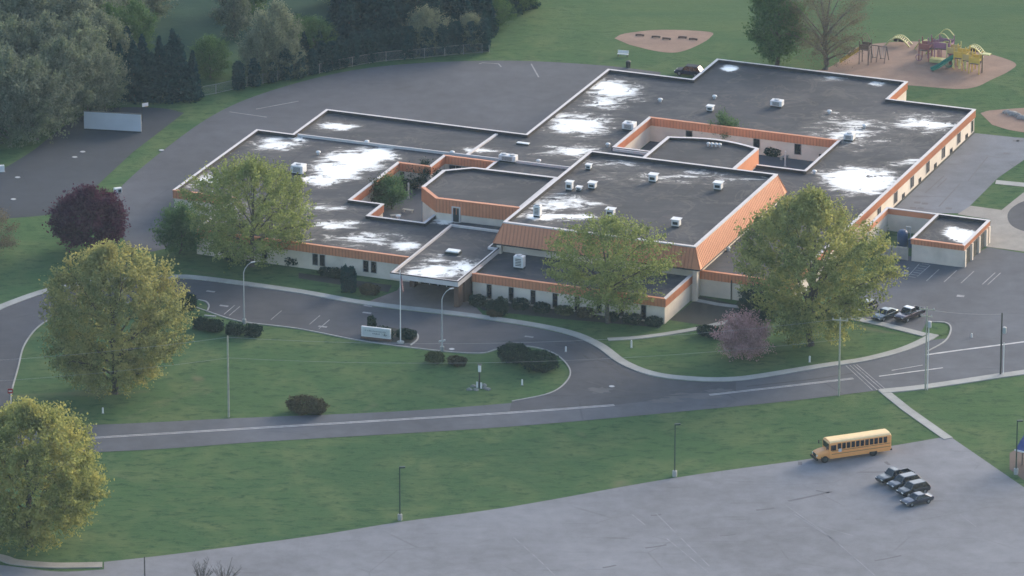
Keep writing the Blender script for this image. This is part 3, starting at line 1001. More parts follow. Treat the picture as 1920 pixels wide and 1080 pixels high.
# ================================================================== ROOFTOP EQUIPMENT
ZL, ZG = H - 0.4, HG - 0.45
def rooftop_unit(px, py, z, sx, sy, sz, label, kind=0):
    x, y = G2(px, py, z)
    t = thing("rooftop_unit", label, "air conditioner" if kind == 0 else "roof fan", (x, y, z), -TH, "machines standing on the school roofs")
    mb = MB()
    mb.box((0, 0, 0.13), (sx * 0.92, sy * 0.92, 0.26))
    mb.build("base", M['dark_metal'], t)
    mb = MB()
    mb.box((0, 0, 0.26 + sz / 2), (sx, sy, sz))
    mb.build("housing", M['white_metal'], t, bevel=0.05)
    mb = MB()
    if kind == 0:
        k = max(1, int(sx / 1.4))
        for i in range(k):
            cx = (i - (k - 1) / 2) * sx / k
            mb.lathe([(0.42, 0), (0.46, 0.10), (0.40, 0.16), (0.05, 0.16)], 14, (cx, 0, 0.26 + sz))
        mb.build("fan_grille", M['grey_metal'], t)
        mb = MB()
        for i in range(5):
            mb.box((0, -sy / 2 - 0.02, 0.26 + sz * (0.2 + i * 0.14)), (sx * 0.6, 0.04, sz * 0.06))
        mb.build("louvre", M['dark_metal'], t)
    else:
        mb.box((0, 0, 0.30 + sz), (sx * 1.25, sy * 1.25, 0.09))
        mb.build("cap", M['white_metal'], t)
        mb = MB()
        for sgn in (-1, 1):
            MB().box((0, sgn * (sy / 2 + 0.015), 0.26 + sz * 0.45), (sx * 0.7, 0.03, sz * 0.45)).build("louvre", M['dark_metal'], t)
    return t
U = [(560, 325, ZL, 2.1, 1.7, 1.25, "large white air conditioner on the west roof beside the biggest pale patch", 0),
     (953, 303, ZL, 2.9, 1.3, 0.9, "long white air conditioner on the roof between library and gym", 0),
     (1180, 243, ZL, 2.0, 1.6, 1.0, "white air conditioner next to the back left corner of the open courtyard", 0),
     (1457, 200, ZL, 2.0, 1.3, 0.9, "white air conditioner alone in the middle of the back roof", 0),
     (1593, 263, ZL, 1.6, 1.5, 0.9, "grey white air conditioner near the right end of the open courtyard", 0),
     (1332, 209, ZL, 1.0, 0.9, 0.7, "small white roof fan left of the lone air conditioner on the back roof", 1),
     (974, 503, ZL, 1.6, 1.1, 1.8, "tall white air conditioner on the front office roof", 0),
     (1225, 341, ZG, 1.2, 1.1, 1.0, "white roof fan on the middle of the gym roof", 1),
     (1347, 356, ZG, 1.2, 1.1, 1.0, "white roof fan on the right side of the gym roof", 1),
     (1268, 425, ZG, 1.2, 1.1, 1.0, "white roof fan near the front right corner of the gym roof", 1),
     (1145, 406, ZG, 1.2, 1.1, 1.0, "white roof fan behind the young tree at the gym front", 1),
     (1068, 357, ZG, 1.0, 0.9, 1.2, "tallest white roof fan of the cluster on the gym roof", 1),
     (1086, 358, ZG, 0.8, 0.8, 0.4, "lowest white roof fan in the cluster on the gym roof", 1),
     (1111, 354, ZG, 1.1, 1.0, 0.8, "white roof fan at the right end of the cluster on the gym roof", 1),
     (1008, 406, ZG, 1.1, 1.0, 1.6, "tall white machine in the pale patch on the gym roof", 0),
     (1104, 318, ZG, 0.8, 0.8, 0.6, "small white roof fan by the back left corner of the gym roof", 1)]
for u in U:
    rooftop_unit(*u)
def roof_vent(px, py, z, label, r=0.32):
    x, y = G2(px, py, z)
    t = thing("roof_vent", label, "roof vent", (x, y, z), 0, "small mushroom vents on the school roofs")
    MB().lathe([(r * 0.75, 0), (r * 0.75, 0.35)], 10).build("stack", M['grey_metal'], t)
    MB().lathe([(r * 1.15, 0.35), (r * 1.3, 0.42), (r * 1.1, 0.58), (r * 0.4, 0.66)], 12).build("cap", M['white_metal'], t, smooth=True)
    return t
for px, py, z, l in ((1238, 191, ZL, "small white vent right of the pale patch by the far left roof corner"), (1340, 185, ZL, "small white vent behind the small fan on the back roof"),
                     (1555, 213, ZL, "small white vent between the lone air conditioner and the right pale patch"), (1621, 240, ZL, "small white vent just above the air conditioner near the courtyard end"),
                     (1527, 326, ZL, "small white vent at the front right corner of the open courtyard"), (688, 270, ZL, "small white vent on the roof curb above the biggest pale patch"),
                     (848, 290, ZL, "small white vent on the roof curb behind the planted courtyard"), (1010, 306, ZL, "small white vent right of the long air conditioner"),
                     (1140, 275, ZL, "small white vent at the front left corner of the open courtyard"), (597, 290, ZL, "small dark topped vent behind the large west roof air conditioner"),
                     (747, 410, ZL, "small white vent on the coping in front of the planted courtyard"), (1365, 470, ZL, "small white vent on the low roof beside the gym")):
    roof_vent(px, py, z, l)
for k in range(4):
    roof_vent(1328 + k * 7.2, 274 + k * 0.6, 6.2, "grey vent in the row of four on the stage roof", 0.24)["group"] = "row of four vents on the stage roof"
x, y = G2(850, 475, 4.25)
t = thing("skylight", "white domed skylight on the entrance canopy roof", "skylight", (x, y, 4.25), -TH)
MB().box((0, 0, 0.15), (2.3, 1.5, 0.3)).build("curb", M['dark_metal'], t)
MB().box((0, 0, 0.42), (2.1, 1.3, 0.24)).build("dome", M['lens'], t, bevel=0.1)
x, y = G2(981, 271, ZL)
t = thing("skylight", "flat long white skylight on the roof behind the library", "skylight", (x, y, ZL), -TH)
MB().box((0, 0, 0.1), (2.2, 0.8, 0.2)).build("curb", M['dark_metal'], t)
MB().box((0, 0, 0.27), (2.1, 0.7, 0.14)).build("dome", M['lens'], t, bevel=0.05)

# ================================================================== VEHICLES
def loft(mb, secs, cap=True):
    """secs: list of closed section loops of equal length"""
    n = len(secs[0])
    vs = [p for s_ in secs for p in s_]
    fs = []
    for i in range(len(secs) - 1):
        for k in range(n):
            fs.append((i * n + k, (i + 1) * n + k, (i + 1) * n + (k + 1) % n, i * n + (k + 1) % n))
    if cap:
        fs.append(tuple(range(n)))
        fs.append(tuple((len(secs) - 1) * n + k for k in reversed(range(n))))
    return mb.add(vs, fs)

def body_sec(x, w, z0, z1, r=0.10, tumble=0.0):
    """rounded section across the car at x: flat bottom, belted sides, crowned top"""
    h = w / 2
    return [(x, h - 0.06, z0), (x, h, z0 + 0.14), (x, h, (z0 + z1) / 2), (x, h - tumble * 0.5 - 0.01, z1 - r), (x, h - tumble - r, z1), (x, 0, z1 + 0.03),
            (x, -(h - tumble - r), z1), (x, -(h - tumble * 0.5 - 0.01), z1 - r), (x, -h, (z0 + z1) / 2), (x, -h, z0 + 0.14), (x, -(h - 0.06), z0)]

def wheel(parent, x, y, r, wd, rim='rim'):
    s_ = 1 if y > 0 else -1
    mb = MB()
    mb.lathe([(r * 0.62, -wd / 2), (r * 0.96, -wd / 2), (r, -wd / 2 + 0.04), (r, wd / 2 - 0.04), (r * 0.96, wd / 2), (r * 0.62, wd / 2)], 20)
    mb.xform(Matrix.Translation((x, y, r)) @ Matrix.Rotation(R(90), 4, 'X'))
    o = mb.build("wheel", M['rubber'], parent, smooth=False)
    mb = MB()
    mb.lathe([(r * 0.62, -0.03), (r * 0.55, 0.015), (r * 0.2, 0.03), (r * 0.12, 0.04)], 14)
    mb.xform(Matrix.Translation((x, y + s_ * (wd / 2 - 0.01), r)) @ Matrix.Rotation(R(-90 * s_), 4, 'X'))
    mb.build("rim", M[rim], o)
    return o

def car_paint(name, c):
    m = plain(name, tuple(0.022 + k * 1.0 for k in c) if max(c) < 0.3 else c, 0.30, 0.5, 0.92 if max(c) < 0.3 else 0.0, 0.04, 2.0, 0.9)
    m.node_tree.nodes["Principled BSDF"].inputs["Coat IOR"].default_value = 1.8
    return m

def make_car(label, cat, loc, rz, paint, kind="suv", L=4.9, Wd=1.9, name="parked_car", group=None, roofpaint=None):
    t = thing(name, label, cat, loc, rz, group)
    h = L / 2
    if kind == "sedan":
        belt, top, hood = 0.92, 1.45, 0.88
        cab = [(h * 0.42, -0.02), (h * 0.12, 1.0), (-h * 0.38, 1.0), (-h * 0.78, 0.05)]
        prof = [(-h, 0.55, 0.82), (-h + 0.12, 0.32, 0.95), (-h * 0.72, 0.30, 0.98), (-h * 0.3, 0.28, belt), (h * 0.40, 0.28, belt), (h * 0.78, 0.28, hood - 0.08), (h - 0.12, 0.30, hood - 0.22), (h, 0.42, 0.62)]
    elif kind == "suv":
        belt, top, hood = 1.05, 1.75, 1.02
        cab = [(h * 0.44, -0.02), (h * 0.20, 1.0), (-h * 0.72, 1.0), (-h * 0.95, 0.05)]
        prof = [(-h, 0.50, 0.95), (-h + 0.08, 0.36, 1.04), (-h * 0.5, 0.32, belt), (h * 0.42, 0.32, belt), (h * 0.8, 0.32, hood - 0.06), (h - 0.12, 0.34, hood - 0.22), (h, 0.45, 0.70)]
    else:
        belt, top, hood = 1.15, 1.90, 1.15
        cab = [(h * 0.42, -0.02), (h * 0.22, 1.0), (-h * 0.14, 1.0), (-h * 0.22, 0.02)]
        prof = [(-h * 0.2, 0.45, belt), (h * 0.40, 0.45, belt), (h * 0.8, 0.45, hood - 0.05), (h - 0.12, 0.46, hood - 0.18), (h, 0.55, 0.85)]
    mb = MB()
    secs = []
    for x, z0, z1 in prof:
        taper = 1 - 0.10 * max(0, (abs(x) / h - 0.72) / 0.28)
        secs.append(body_sec(x, Wd * taper, z0, z1, 0.09, 0.03))
    loft(mb, secs)
    if kind == "pickup":
        # open bed: floor, side walls, tailgate
        xb = (-h - h * 0.2) / 2
        lb = h - h * 0.2
        mb.box((xb, 0, 0.62), (lb, Wd - 0.24, 0.28))
        for s_ in (-1, 1):
            mb.box((xb, s_ * (Wd / 2 - 0.07), 0.80), (lb - 0.002, 0.13, 0.66))
        mb.box((-h + 0.05, 0, 0.84), (0.09, Wd - 0.27, 0.56))
    body = mb.build("body", paint, t, smooth=False, bevel=0.02)
    # greenhouse: dark glass loft, then a painted roof plate and pillars
    def cs(x, k):
        z = belt - 0.02 + (top - belt) * k
        wv = (Wd / 2 - 0.10) * (1 - 0.16 * max(0, k))
        return [(x, wv, z), (x, -wv, z)]
    mb = MB()
    (x0, _), (x1, _), (x2, _), (x3, _) = cab
    wb, wt = Wd / 2 - 0.08, Wd / 2 - 0.24
    zb, zt = belt - 0.03, top - 0.05
    V = [(x0, wb, zb), (x0, -wb, zb), (x3, -wb, zb), (x3, wb, zb), (x1, wt, zt), (x1, -wt, zt), (x2, -wt, zt), (x2, wt, zt)]
    mb.add(V, [(0, 1, 5, 4), (1, 2, 6, 5), (2, 3, 7, 6), (3, 0, 4, 7), (4, 5, 6, 7)])
    mb.build("window", M['glass'], t)
    rp = roofpaint or paint
    mb = MB()
    mb.add([(x1 + 0.03, wt + 0.03, zt), (x1 + 0.03, -wt - 0.03, zt), (x2 - 0.05, -wt - 0.03, zt), (x2 - 0.05, wt + 0.03, zt),
            (x1 - 0.10, wt - 0.06, top + 0.02), (x1 - 0.10, -wt + 0.06, top + 0.02), (x2 + 0.10, -wt + 0.06, top + 0.02), (x2 + 0.10, wt - 0.06, top + 0.02)],
           [(0, 1, 5, 4), (1, 2, 6, 5), (2, 3, 7, 6), (3, 0, 4, 7), (4, 5, 6, 7)])
    mb.build("roof", rp, t)
    for s_ in (-1, 1):
        ends_ = [(x0, x1), (x3, x2)]
        if kind == "sedan":
            ends_.append(((x1 + x2) / 2,) * 2)
        elif kind == "suv":
            ends_ += [(x1 + (x2 - x1) * 0.38,) * 2, (x1 + (x2 - x1) * 0.74,) * 2]
        for xa, xb_ in ends_:
            MB().tube([(xa, s_ * wb, zb), (xb_, s_ * wt, zt)], 0.045, 5).build("pillar", paint, t)
    wr = 0.34 if kind == "sedan" else 0.38
    for x in (h * 0.60, -h * 0.58):
        for s_ in (-1, 1):
            wheel(t, x, s_ * (Wd / 2 - 0.10), wr, 0.24)
    for s_ in (-1, 1):
        mb = MB()
        mb.box((h - 0.10, s_ * (Wd / 2 - 0.32), hood - 0.30), (0.16, 0.34, 0.15))
        mb.build("headlight", M['lens'], t)
        mb = MB()
        mb.box((-h + 0.04, s_ * (Wd / 2 - 0.22), belt - 0.22), (0.10, 0.18, 0.22))
        mb.build("taillight", M['red_lens'], t)
        mb = MB()
        mb.box((x0 - 0.25, s_ * (Wd / 2 + 0.10), belt + 0.06), (0.14, 0.22, 0.15))
        mb.build("mirror", paint, t)
    mb = MB()
    mb.box((h - 0.015, 0, 0.60), (0.06, Wd * 0.5, 0.22))
    mb.build("grille", M['black'], t)
    return t

p_navy = car_paint("navy_paint", (0.015, 0.02, 0.045))
p_black = car_paint("black_paint", (0.012, 0.014, 0.018))
p_green = car_paint("dark_green_paint", (0.012, 0.035, 0.04))
p_maroon = car_paint("maroon_paint", (0.045, 0.02, 0.035))
p_roof_glint = car_paint("cab_roof_glint", (0.62, 0.62, 0.62))  # sky reflection on the pickup's cab roof, painted as a pale colour
p_slate = car_paint("slate_paint", (0.03, 0.036, 0.05))
def by_nose(px, py, ang, L):
    x, y = G2(px, py)
    return (x - math.cos(ang) * L / 2, y - math.sin(ang) * L / 2, 0.03)
a_ = R(211)
row = "dark cars parked close together by the bus"
make_car("dark sedan, nearest of the four cars beside the school bus", "car", by_nose(1693, 950, a_, 4.75), a_, p_navy, "sedan", 4.75, 1.84, group=row)
make_car("black sport utility vehicle second from the near end of the row of four", "car", by_nose(1686, 932, a_, 4.8), a_, p_black, "suv", 4.8, 1.9, group=row)
make_car("slate sport utility vehicle parked next to the black pickup", "car", by_nose(1668, 919, a_, 4.9), a_, p_slate, "suv", 4.9, 1.92, group=row)
make_car("black pickup truck closest to the bus, with open bed", "pickup truck", by_nose(1647, 909, a_, 5.6), a_, p_black, "pickup", 5.6, 1.95, "pickup_truck", group=row)
a_ = R(229)
make_car("dark maroon pickup with a sky glint painted on its cab roof near the utility pole", "pickup truck", by_nose(1684, 606, a_, 5.5), a_, p_maroon, "pickup", 5.5, 1.95, "pickup_truck", roofpaint=p_roof_glint)
make_car("dark green car between the maroon pickup and the big tree", "car", by_nose(1641, 604, a_, 4.7), a_, p_green, "sedan", 4.7, 1.84)
make_car("slate car mostly hidden behind the big tree beside the side lot", "car", by_nose(1603, 593, a_, 4.7), a_, p_slate, "suv", 4.7, 1.88)
a_ = R(160)
x, y = G2(1292, 141)
make_car("dark blue car half hidden behind the far roof edge", "car", (x, y, 0.03), a_, plain("dull_navy_paint", (0.012, 0.016, 0.04), 0.6, 0.2), "suv", 4.8, 1.9)

def make_bus(loc, rz):
    t = thing("school_bus", "yellow school bus with a bonnet, parked at the edge of the front lot", "bus", loc, rz)
    L, Wd = 11.2, 2.44
    xr, xf = -L / 2, L / 2 - 1.75        # rear, front of the passenger box
    zb, zt = 0.72, 3.05
    def sec(x, z0=zb, top=zt, wd=Wd):
        h = wd / 2
        return [(x, h, z0), (x, h, 2.55), (x, h - 0.06, top - 0.28), (x, h - 0.28, top - 0.09), (x, h - 0.70, top - 0.01), (x, -(h - 0.70), top - 0.01), (x, -(h - 0.28), top - 0.09), (x, -(h - 0.06), top - 0.28), (x, -h, 2.55), (x, -h, z0)]
    mb = MB()
    loft(mb, [sec(xr, top=zt - 0.10, wd=Wd - 0.10), sec(xr + 0.12), sec(xf - 0.25), sec(xf, top=zt - 0.06, wd=Wd - 0.06)])
    mb.box(((xr + xf) / 2, 0, 0.60), (xf - xr - 0.3, Wd - 0.14, 0.24))
    mb.build("body", M['bus'], t)
    mb = MB()
    def rsec(x, e=0.0):
        h = Wd / 2 + 0.012
        return [(x, h - 0.06, zt - 0.30 + e), (x, h - 0.27, zt - 0.075 + e), (x, h - 0.70, zt + 0.01 + e), (x, -(h - 0.70), zt + 0.01 + e), (x, -(h - 0.27), zt - 0.075 + e), (x, -(h - 0.06), zt - 0.30 + e)]
    loft(mb, [rsec(xr + 0.10), rsec(xf - 0.10)])
    mb.build("roof", M['bus_roof'], t)
    # bonnet
    mb = MB()
    def hsec(x, wd, z1):
        h = wd / 2
        return [(x, h, 0.62), (x, h, z1 - 0.30), (x, h - 0.10, z1 - 0.12), (x, h - 0.38, z1), (x, -(h - 0.38), z1), (x, -(h - 0.10), z1 - 0.12), (x, -h, z1 - 0.30), (x, -h, 0.62)]
    loft(mb, [hsec(xf - 0.02, 2.16, 1.72), hsec(xf + 0.9, 2.08, 1.60), hsec(xf + 1.55, 1.98, 1.42), hsec(L / 2 - 0.03, 1.84, 1.20)])
    hood = mb.build("hood", M['bus'], t, bevel=0.03)
    mb = MB()
    mb.box((L / 2 - 0.01, 0, 1.02), (0.06, 0.95, 0.46))
    mb.build("grille", M['black'], hood)
    mb = MB()
    mb.box((L / 2 + 0.03, 0, 0.58), (0.22, 2.3, 0.30))
    mb.build("bumper", M['black'], t)
    mb = MB()
    mb.box((xr - 0.06, 0, 0.62), (0.16, 2.36, 0.26))
    mb.build("bumper", M['black'], t)
    mb = MB()
    mb.box((xf + 0.01, 0, 2.22), (0.04, 2.06, 0.82))
    mb.build("windshield", M['glass'], t)
    mb = MB()
    mb.box((xf + 0.02, 0, 2.80), (0.05, 1.9, 0.20))
    mb.build("front_sign_board", M['bus_roof'], t)
    n = 11
    for s_ in (-1, 1):
        for i in range(n):
            x = xr + 0.60 + (i + 0.5) * (xf - xr - 1.75) / n
            mb = MB()
            mb.box((x, s_ * (Wd / 2 + 0.004), 2.20), (0.54, 0.03, 0.86))
            mb.build("window", M['glass'], t)
        mb = MB()
        mb.box((xf - 0.62, s_ * (Wd / 2 + 0.004), 2.08), (0.80, 0.03, 0.78))
        mb.build("driver_window" if s_ > 0 else "door_window", M['glass'], t)
        for z in (1.15, 1.60):
            mb = MB()
            mb.box(((xr + xf) / 2 - 0.1, s_ * (Wd / 2 + 0.006), z), (xf - xr - 0.5, 0.022, 0.05))
            mb.build("rub_rail", M['black'], t)
        mb = MB()
        mb.box((L / 2 - 0.10, s_ * 0.72, 1.05), (0.16, 0.30, 0.26))
        mb.build("headlight", M['lens'], t)
        mb = MB()
        mb.tube([(xf + 0.1, s_ * 1.1, 2.5), (xf + 0.5, s_ * 1.45, 2.45)], 0.025, 5)
        mb.box((xf + 0.5, s_ * 1.45, 2.25), (0.10, 0.22, 0.45))
        mb.build("mirror", M['black'], t)
        mb = MB()
        mb.box((xr - 0.01, s_ * 0.95, 1.35), (0.06, 0.22, 0.22))
        mb.build("taillight", M['red_lens'], t)
        for x in (L / 2 - 1.15, xr + 2.75):
            wheel(t, x, s_ * (Wd / 2 - 0.17), 0.49, 0.32, 'dark_metal')
            if s_ > 0 or True:
                mb = MB()
                mb.lathe([(0.60, -0.02), (0.60, 0.02), (0.05, 0.02)], 18)
                mb.xform(Matrix.Translation((x, s_ * (Wd / 2 - 0.005 if x < 3 else Wd / 2 - 0.17), 0.56)) @ Matrix.Rotation(R(90), 4, 'X'))
                mb.build("wheel_well", M['black'], t)
    mb = MB()
    mb.box((xf - 1.6, Wd / 2 + 0.03, 1.62), (0.06, 0.05, 0.5))
    mb.box((xf - 1.6, Wd / 2 + 0.05, 1.62), (0.46, 0.03, 0.46))
    mb.build("stop_arm", M['coping'], t)
    mb = MB()
    mb.box((xr - 0.015, 0, 1.75), (0.05, 1.0, 2.0))
    mb.build("rear_door", M['bus'], t)
    for s_ in (-0.55, 0.55):
        mb = MB()
        mb.box((xr - 0.02 , s_ * 1.5, 2.25), (0.05, 0.5, 0.6))
        mb.build("rear_window", M['glass'], t)
    return t
a_ = R(201.5)
f_, r_ = Vector(G2(1546, 868)), Vector(G2(1631, 855))
c_ = (f_ + r_) / 2 + Vector((math.sin(a_), -math.cos(a_))) * 1.05      # centre lies behind the near wheels
x_mid = (11.2 / 2 - 1.15 - 11.2 / 2 + 2.75) / 2
make_bus((c_.x - math.cos(a_) * x_mid + 0.25, c_.y - math.sin(a_) * x_mid, 0.03), a_).scale = (1.03, 1.0, 1.04)

# ================================================================== LAMPS, POLES, SIGNS
def cobra_lamp(px, py, h, label):
    t = thing("street_lamp", label, "street lamp", G(px, py, 0.03), R(30), "tall lamps on the loop drive")
    MB().lathe([(0.32, 0), (0.32, 0.7), (0.26, 0.78)], 12).build("base", M['kerb'], t)
    MB().tube([(0, 0, 0.7), (0, 0, h - 1.5)], [0.11, 0.075], 8).build("pole", M['grey_metal'], t)
    MB().tube([(0, 0, h - 1.5), (0.25, 0, h - 0.9), (0.75, 0, h - 0.35), (1.3, 0, h - 0.12)], [0.07, 0.055, 0.05, 0.045], 8).build("arm", M['grey_metal'], t)
    MB().box((1.65, 0, h - 0.08), (0.75, 0.28, 0.16)).build("lamp_head", M['grey_metal'], t, bevel=0.06)
    return t
cobra_lamp(458, 607, 9.7, "tall grey street lamp behind the row of dark shrubs on the drive")
t = cobra_lamp(829, 658, 9.7, "tall grey street lamp at the island edge near the flagpole, with cross bar")
MB().box((0, 0, 1.6), (1.1, 0.14, 0.25)).build("cross_bar", M['grey_metal'], t)

def lot_lamp(px, py, label, h=8.0):
    t = thing("parking_lot_lamp", label, "lamp post", G(px, py, 0.0), R(10), "dark lamp posts along the front lot")
    MB().lathe([(0.34, 0), (0.34, 0.85), (0.28, 0.9)], 12).build("base", M['walk'], t)
    MB().tube([(0, 0, 0.9), (0, 0, h - 0.2)], [0.11, 0.08], 8).build("pole", M['green_metal'], t)
    MB().box((0.35, 0, h - 0.1), (0.85, 0.42, 0.22)).build("lamp_head", M['green_metal'], t, bevel=0.04)
lot_lamp(750, 975, "dark lamp post nearest the middle of the front lot edge")
lot_lamp(1265, 893, "dark lamp post on the lawn edge left of the school bus")
lot_lamp(1905, 889, "dark lamp post beside the blue shelter", 8.2)

def utility_pole(px, py, h, label, mat, arms=0, r=0.15, extra=False):
    t = thing("utility_pole", label, "utility pole", G(px, py, 0), R(-12), "poles carrying wires along the road")
    MB().tube([(0, 0, 0), (0, 0, h)], [r * 1.15, r * 0.8], 8).build("pole", M[mat], t)
    for k in range(arms):
        mb = MB()
        mb.box((0, -0.14, h - 0.35 - k * 1.1), (2.4 if k == 0 else 1.6, 0.12, 0.14))
        o = mb.build("crossarm", M['wood_pole'], t)
        mb = MB()
        for s_ in (-1, 1):
            mb.lathe([(0.06, 0), (0.08, 0.1), (0.05, 0.22)], 8, (s_ * (1.05 if k == 0 else 0.7), -0.14, h - 0.28 - k * 1.1))
        mb.build("insulator", M['grey_metal'], o)
    if extra:
        MB().lathe([(0.26, 0), (0.28, 0.1), (0.28, 0.9), (0.2, 1.0)], 12, (0.42, 0, h - 3.2)).build("transformer", M['grey_metal'], t)
    return t
utility_pole(429, 782, 12.6, "lone pale wooden pole on the big lawn island", 'wood_pole')
utility_pole(1573, 742, 12.2, "grey green pole at the near end of the crosswalk, with two small brackets", 'wood_pole', 1, 0.14)
utility_pole(1735, 731, 13.0, "grey utility pole with wide crossarm in front of the maroon pickup", 'wood_pole', 2, 0.11, True)
utility_pole(1876, 703, 9.8, "dark utility pole by the roadside walk at the right edge", 'wood_dark', 0, 0.13, True)
utility_pole(272, 1110, 5.2, "short pole with a box poking up at the bottom of the front lot", 'wood_dark', 0, 0.10)
# the pale conduit clipped to the right of two roadside poles
for px, py, h, l in ((1739, 731, 10.0, "pale guy pole standing beside the pole with the crossarm"), (1881, 703, 5.0, "short pale post beside the dark roadside pole")):
    t = thing("guy_post", l, "post", G(px, py, 0))
    MB().tube([(0, 0, 0), (0, 0, h)], 0.065, 8).build("shaft", M['white_metal'], t)
    MB().lathe([(0.10, h), (0.10, h + 0.08), (0.03, h + 0.12)], 8).build("cap", M['grey_metal'], t)

def wire(p, q, sag, label, r=0.013):
    p, q = Vector(p), Vector(q)
    pts = []
    for i in range(17):
        u = i / 16
        c = p.lerp(q, u)
        c.z -= sag * 4 * u * (1 - u)
        pts.append(c)
    tag(MB().tube(pts, r, 4).build("power_line", M['grey_metal']), label, "wire", "wires between the poles")
p429, p1573, p1735, p1876 = G(429, 782), G(1573, 742), G(1735, 731), G(1876, 703)
pl = G(-320, 838)
for dz, s_, nm in ((12.4, 2.2, "upper"), (9.2, 2.0, "lower")):
    wire(pl + Vector((0, 0, dz)), p429 + Vector((0, 0, dz)), 1.0, nm + " wire running left from the lone pole on the lawn island")
    wire(p429 + Vector((0, 0, dz)), p1573 + Vector((0, 0, dz - 0.4)), s_, nm + " wire from the lone lawn pole across to the crosswalk pole")
for dz in (12.0,):
    wire(p1573 + Vector((0, 0, dz)), p1735 + Vector((0, 0, dz + 0.6)), 0.3, "short wire between the crosswalk pole and the crossarm pole")
    wire(p1735 + Vector((0, 0, dz + 0.6)), p1876 + Vector((0, 0, 9.6)), 0.3, "short wire between the crossarm pole and the dark roadside pole")

# flagpole with hanging flag
t = thing("flagpole", "tall white flagpole with a limp red striped flag by the school sign", "flagpole", G(751, 643, 0.05), 0)
MB().lathe([(0.55, 0), (0.55, 0.22), (0.48, 0.28)], 14).build("base", M['walk'], t)
MB().tube([(0, 0, 0.28), (0, 0, 11.5)], [0.09, 0.05], 8).build("pole", M['white_metal'], t)
MB().lathe([(0.03, 0), (0.10, 0.06), (0.10, 0.12), (0.02, 0.2)], 10, (0, 0, 11.5)).build("finial", M['grey_metal'], t)
def flag_mat():
    g = N("flag_cloth")
    s_ = g.n("ShaderNodeSeparateXYZ")
    g.put(s_.inputs[0], g.n("ShaderNodeUVMap").outputs[0])
    st = g.math('GREATER_THAN', g.math('FRACT', g.math('MULTIPLY', s_.outputs[1], 6.5)), 0.5)
    c = g.mix(st, (0.36, 0.03, 0.045), (0.55, 0.53, 0.54))
    blue = g.math('MULTIPLY', g.math('LESS_THAN', s_.outputs[0], 0.4), g.math('GREATER_THAN', s_.outputs[1], 0.46))
    return g.out(g.mix(blue, c, (0.02, 0.025, 0.09)), 0.9, 0.1)
me = bpy.data.meshes.new("flag")
nu, nv = 15, 12
vs, fs, uv = [], [], []
for j in range(nv + 1):
    for i in range(nu + 1):
        u, v_ = i / nu, j / nv
        # limp cloth: folds gather along the pole and hang down
        x = 0.07 + u * 0.42 * (0.55 + 0.45 * (1 - v_))
        y = 0.13 * math.sin(u * 13 + v_ * 1.5) * (0.35 + 0.65 * u)
        z = 11.3 - (1 - v_) * 1.75 - u * 1.35 - 0.15 * u * (1 - v_)
        vs.append((x, y, z))
        uv.append((u, v_))
for j in range(nv):
    for i in range(nu):
        a_ = j * (nu + 1) + i
        fs.append((a_, a_ + 1, a_ + nu + 2, a_ + nu + 1))
me.from_pydata(vs, [], fs)
ul = me.uv_layers.new()
for l in me.loops:
    ul.data[l.index].uv = uv[l.vertex_index]
me.materials.append(flag_mat())
fo = bpy.data.objects.new("flag", me)
COL.objects.link(fo)
fo.modifiers.new("cloth", 'SOLIDIFY').thickness = 0.01
fo.parent = t

# white school sign
a0, a1 = Vector(G2(678, 634)), Vector(G2(733, 640))
c_ = (a0 + a1) / 2
d_ = (a1 - a0)
t = thing("school_sign", "long white sign board in a dark bed beside the flagpole", "sign", (c_.x, c_.y, 0.05), math.atan2(d_.y, d_.x))
Ls = d_.length
mb = MB()
mb.box((0, 0, 0.16), (Ls * 1.02, 0.5, 0.32))
mb.build("footing", M['brown'], t)
mb = MB()
mb.box((0, 0, 1.12), (Ls, 0.28, 1.6))
mb.build("cabinet", M['white_metal'], t, bevel=0.02)
mb = MB()
mb.box((0, -0.15, 1.12), (Ls - 0.4, 0.03, 1.28))
face = mb.build("sign_face", plain("sign_face", (0.56, 0.58, 0.58), 0.5, 0.3, var=0.05), t)
mb = MB()          # two lines of lettering, too small in the photograph to be read
rr = random.Random(3)
for z, x0, x1 in ((1.32, -Ls * 0.36, Ls * 0.36), (0.92, -Ls * 0.10, Ls * 0.12)):
    x = x0
    while x < x1:
        wv = rr.uniform(0.10, 0.17)
        hh = rr.choice((0.16, 0.16, 0.22))
        mb.box((x, -0.172, z + (hh - 0.16) / 2), (wv, 0.012, hh))
        x += wv + (0.05 if rr.random() > 0.15 else 0.22)
mb.build("lettering", plain("sign_letters", (0.26, 0.29, 0.31), 0.6, 0.2), face)

